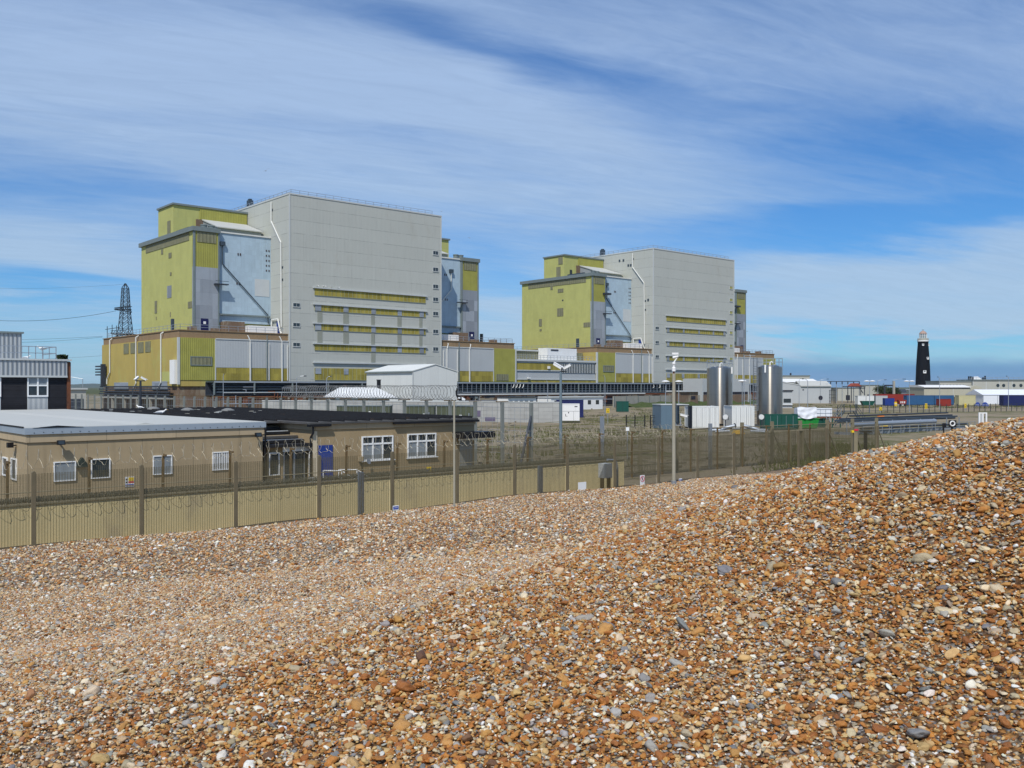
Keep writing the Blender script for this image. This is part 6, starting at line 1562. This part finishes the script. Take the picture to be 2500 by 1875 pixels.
def grey_sheds():
    Y = 330; T = thingw('grey_shed', 'grey gabled shed with pale roof right of the steel tanks', 'shed', 1914, Y); P = PT(T)
    x1 = wd(1956-1914, Y); L = wd(2028-1914, Y); ze = zz(942, Y); zr = zz(931, Y)
    P('wall', MB().prism([(-2.5, 0), (x1, 0), (x1, ze), (-.5, zr-.4), (-2.5, ze+.4)], 0, 10), M_SHED); P('side_wall', MB().box(x1+.01, L, .1, 9.9, 0, ze-.25), M_SHED)
    P('roof', MB().prismx([(-.3, ze-.22), (-.3, ze+.1), (5, zr+.2), (10.2, ze+.1), (10.2, ze-.22), (5, zr-.1)], x1-.3, L+.2), M_ROOFW)
    P('eaves_shadow_board', MB().box(x1, L, -.02, .09, ze-.7, ze-.26), M_COPING); P('roof_fascia', MB().prism([(-2.6, ze+.4), (-.5, zr-.35), (x1+.1, ze+.02), (x1+.1, ze+.3), (-.5, zr), (-2.6, ze+.7)], -.15, -.01), M_LEDGE)  # dark strip drawn as the shade below the eaves
    P('vent', MB().cyl((L-3.6, -.08, 2.0), (L-3.6, .02, 2.0), .75, n=14), M_INK); P('vent', MB().box(x1+.5, x1+1.0, .05, .098, 4.6, 5.0), M_INK)
    T = thingw('white_roofed_shed', 'larger shed with bright white roof behind the grey gabled shed', 'shed', 1903, 400); P = PT(T); w = wd(100, 400); ze, zr = zz(933, 400), zz(924.5, 400)
    P('wall', MB().box(0, w, 0, 14, 0, ze), M_TAN2); P('roof', MB().prismx([(-.3, ze+.003), (14.3, ze+.003), (9, zr)], -.3, w*.98), M_WHITE)
    T = thingw('flat_block', 'flat topped pale block with thin flue behind the white roofed shed', 'building', 1905, 470); P = PT(T); w = wd(72, 470); zt = zz(918.5, 470)
    P('wall', MB().box(0, w, 0, 14, 0, zt), M_TAN2); P('roof_edge', MB().box(-.2, w+.2, -.2, 14.2, zt+.003, zt+.5), M_COPING); P('flue', MB().cyl((w*.43, 4, zt), (w*.43, 4, zt+1.7), .45, n=10), M_STEEL)
    T = thingw('dark_cabin', 'small grey cabin with dark roof at the right foot of the steel tanks', 'cabin', 1922, 255); P = PT(T); w = wd(25, 255)/2; zt = zz(955, 255)
    P('wall', MB().box(-w, w, 0, 3, 0, zt), M_SHED); P('roof', MB().box(-w-.1, w+.2, -.3, 3.2, zt+.003, zt+.3), M_INK); P('window', MB().box(-w+.4, w-.4, -.04, .02, 1.5, 2.6), M_GLASS); P('sill', MB().box(-w, w, -.5, -.005, .9, 1.0), M_WHITE)
grey_sheds()
def gantry_frames():
    Y = 345; T = thingw('steel_gantry', 'thin steel gantry with long top beam right of the grey gabled shed', 'gantry', 2006, Y); P = PT(T); L = wd(92, Y); zt = zz(930.5, Y)
    P('beam', MB().box(0, L, -.2, .2, zt-.25, zt), M_STEEL)
    for k in range(6): x = wd(22, Y)+k*wd(14, Y); P('leg', MB().beam((x, 0, 0), (x, 0, zt-.25), .18), M_GALV); P('insulator', MB().cyl((x, 0, zt-1.1), (x, 0, zt-.25), .2, n=8), M_STEEL)
    T = thingw('stair_tower', 'small dark stair tower against the grey gabled shed', 'stairs', 2034, 320); P = PT(T); zt = zz(952, 320)
    for x in (-.8, .8):
        for y in (0, 1.4): P('leg', MB().beam((x, y, 0), (x, y, zt), .14), M_STEEL)
    for z in (1.0, 2.1, 3.2, zt): P('landing', MB().box(-.9, .9, -.1, 1.5, z-.12, z), M_STEEL)
    T = thingw('red_roofed_shelter', 'open shelter with red tiled roof and dark frame', 'shelter', 2091, 340); P = PT(T); w = wd(44, 340)/2; zt = zz(943, 340)
    P('frame', MB().box(-w, w, 0, 5, zt-.3, zt), M_STEEL)
    for x in (-w+.2, -w*.55, w*.5, w-.3): P('leg', MB().beam((x, .2, 0), (x, .2, zt-.3), .25), M_STEEL)
    P('brace', MB().beam((w*.3, .1, zt-.3), (w*.75, .1, zt-2.6), .25), M_STEEL); P('roof', MB().prism([(-w*.55, zt+.003), (w*.6, zt+.003), (w*.25, zt+1.1), (-w*.15, zt+1.1)], .3, 4.5), M_REDROOF)
    for px0, px1, pt, Yb, lab in ((2045, 2112, 948, 390, 'plain pale wall block behind the red roofed shelter'), (2104, 2146, 941, 420, 'low grey block left of the dark trees')):
        T = thingw('low_block', lab, 'building', (px0+px1)/2, Yb, 0); P = PT(T); w = wd(px1-px0, Yb)/2; zt = zz(pt, Yb)
        P('wall', MB().box(-w, w, 0, 8, 0, zt), M_TAN2); P('roof', MB().box(-w-.2, w+.2, -.2, 8.2, zt+.003, zt+.3), M_COPING); P('opening', MB().box(-w*.4, -w*.1, -.05, .02, .3, 2.4), M_INK)
    T = thingw('overhead_pipe', 'dark overhead pipe frame reaching right from the dark trees', 'gantry', 2160, 350); P = PT(T); z = zz(940.5, 350); L = wd(20, 350)
    P('beam', MB().box(0, L, -.3, .3, z-.35, z+.2), M_STEEL); P('leg', MB().box(L, L+.7, -.4, .4, 0, zz(930, 350)), M_CONC); P('leg', MB().box(-.3, .2, -.3, .3, 0, z), M_STEEL)
gantry_frames()
def tree(px, Y, ptop, wpx, label):
    T = thingw('tree', label, 'tree', px, Y, 0, 'dark windswept trees on the horizon'); P = PT(T); zt = zz(ptop, Y); r = wd(wpx, Y)/2
    tr = MB(); tr.cyl((0, 0, 0), (.2, 0, zt*.45), .28, .2, n=8)
    for k in range(5): an = k*1.26; tr.cyl((.2, 0, zt*.40), (r*.6*math.cos(an), r*.5*math.sin(an), zt*(.6+.05*k)), .15, .05, n=6)
    P('trunk', tr, M_BARK)
    g = np.random.default_rng(int(px)); pts, f = [], []
    for c in range(26):
        cx, cy, cz = g.normal(0, r*.42), g.normal(0, r*.35), zt*(.42+.42*g.random())
        cz = min(cz, zt*.92)*(1-.10*abs(cx)/r)
        for k in range(46):
            p = np.array([cx, cy, cz])+g.normal(0, 1, 3)*np.array([r*.20, r*.20, zt*.075]); a, b = g.normal(0, 1, 3), g.normal(0, 1, 3); a *= .34/np.linalg.norm(a); b *= .34/np.linalg.norm(b)
            o = len(pts); pts += [tuple(p-a), tuple(p+b), tuple(p+a)]; f.append((o, o+1, o+2))
    P('crown', MB().quadmesh(pts, f), M_FOL)
tree(2153, 400, 937, 26, 'dark bushy tree tallest of the group left of the lighthouse'); tree(2170, 410, 941, 24, 'dark spreading tree right of the tallest one'); tree(2187, 420, 944, 18, 'small dark tree beside the pipe frame leg'); tree(2226, 640, 943, 14, 'small far bush left of the lighthouse tower')

# ------------------------------------------------------------------ pylon and its wires
def pylon():
    Y = 395; T = thingw('pylon', 'blue grey lattice pylon with one side arm, left of the lime wing', 'pylon', 306, Y); P = PT(T)
    z_ = lambda py: zz(py, Y); hw = lambda py: wd(np.interp(py, [692, 704, 745, 765, 818, 945], [.8, 6.2, 8.2, 9.2, 13.5, 24])/1, Y)
    lev = [692, 704, 714, 725, 735, 745, 756, 765, 776, 788, 802, 818, 845, 880, 952]
    m = MB()
    for p, q in zip(lev, lev[1:]):
        a, b = hw(p), hw(q); za, zb = z_(p), z_(q)
        c0 = [(-a, -a, za), (a, -a, za), (a, a, za), (-a, a, za)]; c1 = [(-b, -b, zb), (b, -b, zb), (b, b, zb), (-b, b, zb)]
        for i in range(4):
            j = (i+1) % 4
            m.beam(c0[i], c1[i], .26); m.beam(c1[i], c1[j], .12); m.beam(c0[i], c1[j], .13); m.beam(c0[j], c1[i], .13)
    P('lattice_tower', m, M_DKBLUE)
    ar = MB(); z1, z0 = z_(748), z_(762); xl = wd(-25, Y); xr = wd(13, Y)
    for y in (-1.2, 1.2):
        ar.beam((xl, y*.5, z_(752)), (xr, y, z1), .3); ar.beam((xl, y*.5, z_(756)), (xr, y, z0), .3)
        for k in range(7): u0, u1 = k/7, (k+1)/7; ar.beam((xl+(xr-xl)*u0, y*(.5+.5*u0), z_(752)+(z1-z_(752))*u0), (xl+(xr-xl)*u1, y*(.5+.5*u1), z_(756)+(z0-z_(756))*u1), .16)
    ar.box(xl, xr, -1.2, 1.2, z_(755)-.1, z_(755)+.1)
    P('side_arm', ar, M_DKBLUE)
    fe = MB(); fe.box(wd(-26, Y), wd(20, Y), -4, 4, z_(817), z_(815))
    for k in range(8): x = wd(-26+k*6.4, Y); fe.beam((x, -4, z_(815)), (x+1, -4, z_(808)), .2)
    fe.beam((wd(-26, Y), -4, z_(809)), (wd(20, Y), -4, z_(806)), .2)
    P('climbing_guard', fe, M_DKBLUE)
    def cable(p, q, sag, lab, r=.11):
        (px0, py0, y0), (px1, py1, y1) = p, q; C = thingw('power_line', lab, 'cable', px0, y0, 0, 'power lines running off to the left')
        pts = []
        for k in range(19):
            t = k/18; yy = y0+(y1-y0)*t; x = (px0-CX)/F*y0+((px1-CX)/F*y1-(px0-CX)/F*y0)*t; z = zz(py0, y0)+(zz(py1, y1)-zz(py0, y0))*t-sag*4*t*(1-t)
            pts.append((x-(px0-CX)/F*y0, yy-y0, z))
        link_mesh('wire', MB().tube(pts, r, 5), M_STEEL, C)
    cable((283, 759, 394), (-60, 779, 390), 2.2, 'thick dark line from the pylon side arm', .08); cable((300, 694, 395), (-60, 702, 430), 1.0, 'thin top line from the pylon tip', .03)
    cable((250, 821, 330), (-60, 829, 400), .5, 'upper thin line passing above the control block', .045); cable((250, 823, 330), (-60, 836, 400), .8, 'lower thin line passing above the control block', .045); cable((280, 866, 600), (-60, 880, 700), 1.0, 'lowest thin line near the hut', .06)
pylon()

# ------------------------------------------------------------------ gulls
def gull(px, py, Y, yaw, label, s=1.0, group='gulls perched about the station'):
    T = thingw('seagull', label, 'gull', px, Y, zz(py, Y), group, yaw)
    body = MB(); prof = [(-.30, .02), (-.22, .05), (-.10, .085), (.04, .10), (.14, .085), (.20, .055), (.245, .045), (.285, .052), (.32, .045), (.345, .015)]
    zc = [.16, .17, .175, .18, .195, .235, .29, .325, .33, .325]; n = 12; pts, f = [], []
    for i, ((x, r), z) in enumerate(zip(prof, zc)):
        for k in range(n): t = 2*math.pi*k/n; pts.append((x*s, r*s*math.cos(t), (z+r*math.sin(t))*s))
    m = len(prof)
    for i in range(m-1):
        for k in range(n): f.append((i*n+k, i*n+(k+1) % n, (i+1)*n+(k+1) % n, (i+1)*n+k))
    f += [tuple(range(n-1, -1, -1)), tuple(range((m-1)*n, m*n))]
    body.quadmesh(pts, f); P = PT(T)
    P('body', body, M_GULL, smooth=True)
    for sd in (-1, 1): P('wing', MB().quadmesh([(-.36*s, sd*.045*s, .17*s), (-.12*s, sd*.10*s, .235*s), (.08*s, sd*.105*s, .23*s), (.10*s, sd*.108*s, .17*s), (-.12*s, sd*.10*s, .15*s)], [(0, 1, 2, 3, 4)]), M_GULLG); P('leg', MB().cyl((.02*s, sd*.035*s, 0), (.02*s, sd*.035*s, .11*s), .008*s, n=5), M_BEAK)
    P('bill', MB().cyl((.34*s, 0, .325*s), (.41*s, 0, .305*s), .016*s, .006*s, n=6), M_BEAK)
gull(343, 1001.5, 84, R(160), 'gull resting on the black roof, farther of two', 1.3); gull(391, 1015, 68, R(20), 'gull standing at the edge of the white roof', 1.35)
gull(103, 857, 86, R(200), 'gull perched on the corner of the roof railing', 1.3); gull(25, 855.5, 87, R(180), 'gull perched on the left part of the roof railing', 1.3); gull(62, 879.5, 81, R(30), 'gull standing on the ribbed band below the railing', 1.2)
for k, (px, lab) in enumerate(((776, 'first gull from the left on the top ledge'), (789, 'second gull from the left on the top ledge'), (797, 'third gull from the left on the top ledge'), (809, 'fourth gull on the top ledge'), (827, 'last gull of the row on the top ledge'))):
    a = A(px, RB-.3); Yg = D(a, RB-.3); gull(px, HY-(30.83-H)*F/Yg, Yg, R(90*k), lab+' of the grey hall', 1.15)
def flying(px, py, Y, span, bank, label):
    T = thingw('flying_bird', label, 'gull', px, Y, zz(py, Y), 'birds in flight over the station', R(35)); s = span/2; P = PT(T)
    P('body', MB().lathe([(.01*s, -.3*s), (.10*s, -.12*s), (.12*s, .08*s), (.07*s, .24*s), (.01*s, .34*s)], n=8), M_GULLG).rotation_euler = (R(90), 0, 0)
    for sd in (-1, 1): P('wing', MB().quadmesh([(0, -.1*s, .02*s), (sd*.5*s, -.13*s, (.22+bank*sd)*s), (sd*s, .05*s, (.10+2*bank*sd)*s), (sd*.5*s, .09*s, (.20+bank*sd)*s), (0, .12*s, .02*s), (sd*.5*s, 0, (.26+bank*sd)*s)], [(0, 1, 5), (1, 2, 5), (2, 3, 5), (3, 4, 5), (4, 0, 5)]), M_GULLG)
flying(649, 417, 150, 1.3, .35, 'dark bird banking high above the nearer hall'); flying(1078, 516, 210, 1.0, .1, 'tiny bird above the right end of the nearer hall roof'); flying(1146, 581, 220, 1.1, .05, 'tiny bird in the blue gap between the halls'); flying(1757, 713, 260, 1.5, .2, 'bird gliding across the front of the farther hall'); flying(1824, 809, 240, 1.3, .15, 'bird gliding low to the right of the farther hall')

# rough grass between the yard fence and the tanks
def grass():
    g = np.random.default_rng(5); pts, f = [], []
    zones = [((1890, 2130), 62, 92, 5200), ((1380, 1720), 95, 190, 3600), ((1560, 1660), 170, 240, 1200), ((1040, 1500), 66, 130, 2600), ((2050, 2500), 250, 285, 2600), ((1850, 2120), 255, 300, 1600)]
    for (p0, p1), y0, y1, n in zones:
        for c in range(n//26):
            Y = y0+(y1-y0)*g.random(); px = p0+(p1-p0)*g.random(); x0 = (px-CX)/F*Y; hs = .16+.28*g.random(); rad = .4+1.4*g.random()
            if Y < 60+0*px: continue
            for k in range(26):
                x, y = x0+g.normal(0, rad), Y+g.normal(0, rad*.7); h = hs*(.5+g.random()); l = g.normal(0, .35*h, 2); wv = .03+.03*g.random(); an = g.random()*6.28; o = len(pts)
                pts += [(x-wv*math.cos(an), y-wv*math.sin(an), 0), (x+wv*math.cos(an), y+wv*math.sin(an), 0), (x+l[0], y+l[1], h)]; f.append((o, o+1, o+2))
    tag(link_mesh('grass', MB().quadmesh(pts, f), mat('rough coastal grass', (.085, .095, .025), .9, var=.5, vscale=.08)), 'rough green and straw coloured grass tufts in the gravel yard', 'grass', kind='stuff')
grass()

# broken slabs, pipe lengths and cable runs left about the yard
def rubble():
    g = np.random.default_rng(21); mb = MB()
    for k in range(520):
        Y = 66+190*g.random()**1.3; px = 1160+760*g.random(); 
        if 1700 < px and Y < 140 and Y > 110: continue
        x = (px-CX)/F*Y; an = g.normal(.2, .5); l = .3+2.6*g.random()**3; h = .06+.22*g.random()**2
        dx, dy = math.cos(an)*l/2, math.sin(an)*l/2
        mb.beam((x-dx, Y-dy, h/2), (x+dx, Y+dy, h/2+.05*g.random()), .10+.35*g.random()**2, h)
    tag(link_mesh('rubble', mb, mat('yard rubble', (.20, .175, .13), .9, var=.55, vscale=.10)), 'low broken slabs, pipe lengths and planks scattered over the gravel yard', 'rubble', kind='stuff')
    mb = MB()
    for k in range(9):
        Y = 80+k*11; x0 = (1330-CX)/F*Y; x1 = (1620-CX)/F*Y; mb.tube([(x0+(x1-x0)*t, Y+1.5*math.sin(t*5+k), .22+.12*math.sin(t*9+k)) for t in np.linspace(0, 1, 9)], .035, 5)
    T = thingw('cable_run', 'low olive cables strung across the rough yard right of the grey mast', 'cables', 1400, 80); o = link_mesh('cable', mb, mat('olive cable', (.16, .15, .05), .8)); o.parent = T; o.matrix_parent_inverse = Matrix.Translation(-T.location)
rubble()
def haze():
    m = bpy.data.materials.new('sea haze'); m.use_nodes = True; w = NT(m.node_tree); w.n.clear()
    out = w.new('ShaderNodeOutputMaterial'); v = w.new('ShaderNodeVolumePrincipled')
    v.inputs['Color'].default_value = (.72, .84, 1.0, 1); v.inputs['Density'].default_value = HAZE; v.inputs['Anisotropy'].default_value = 0.0
    w.link(v.outputs[0], out.inputs['Volume'])
    tag(link_mesh('haze', MB().box(-12500, 12500, -280, 9600, -1, 66), m), kind='stuff')
HAZE = 3.5e-5
haze()
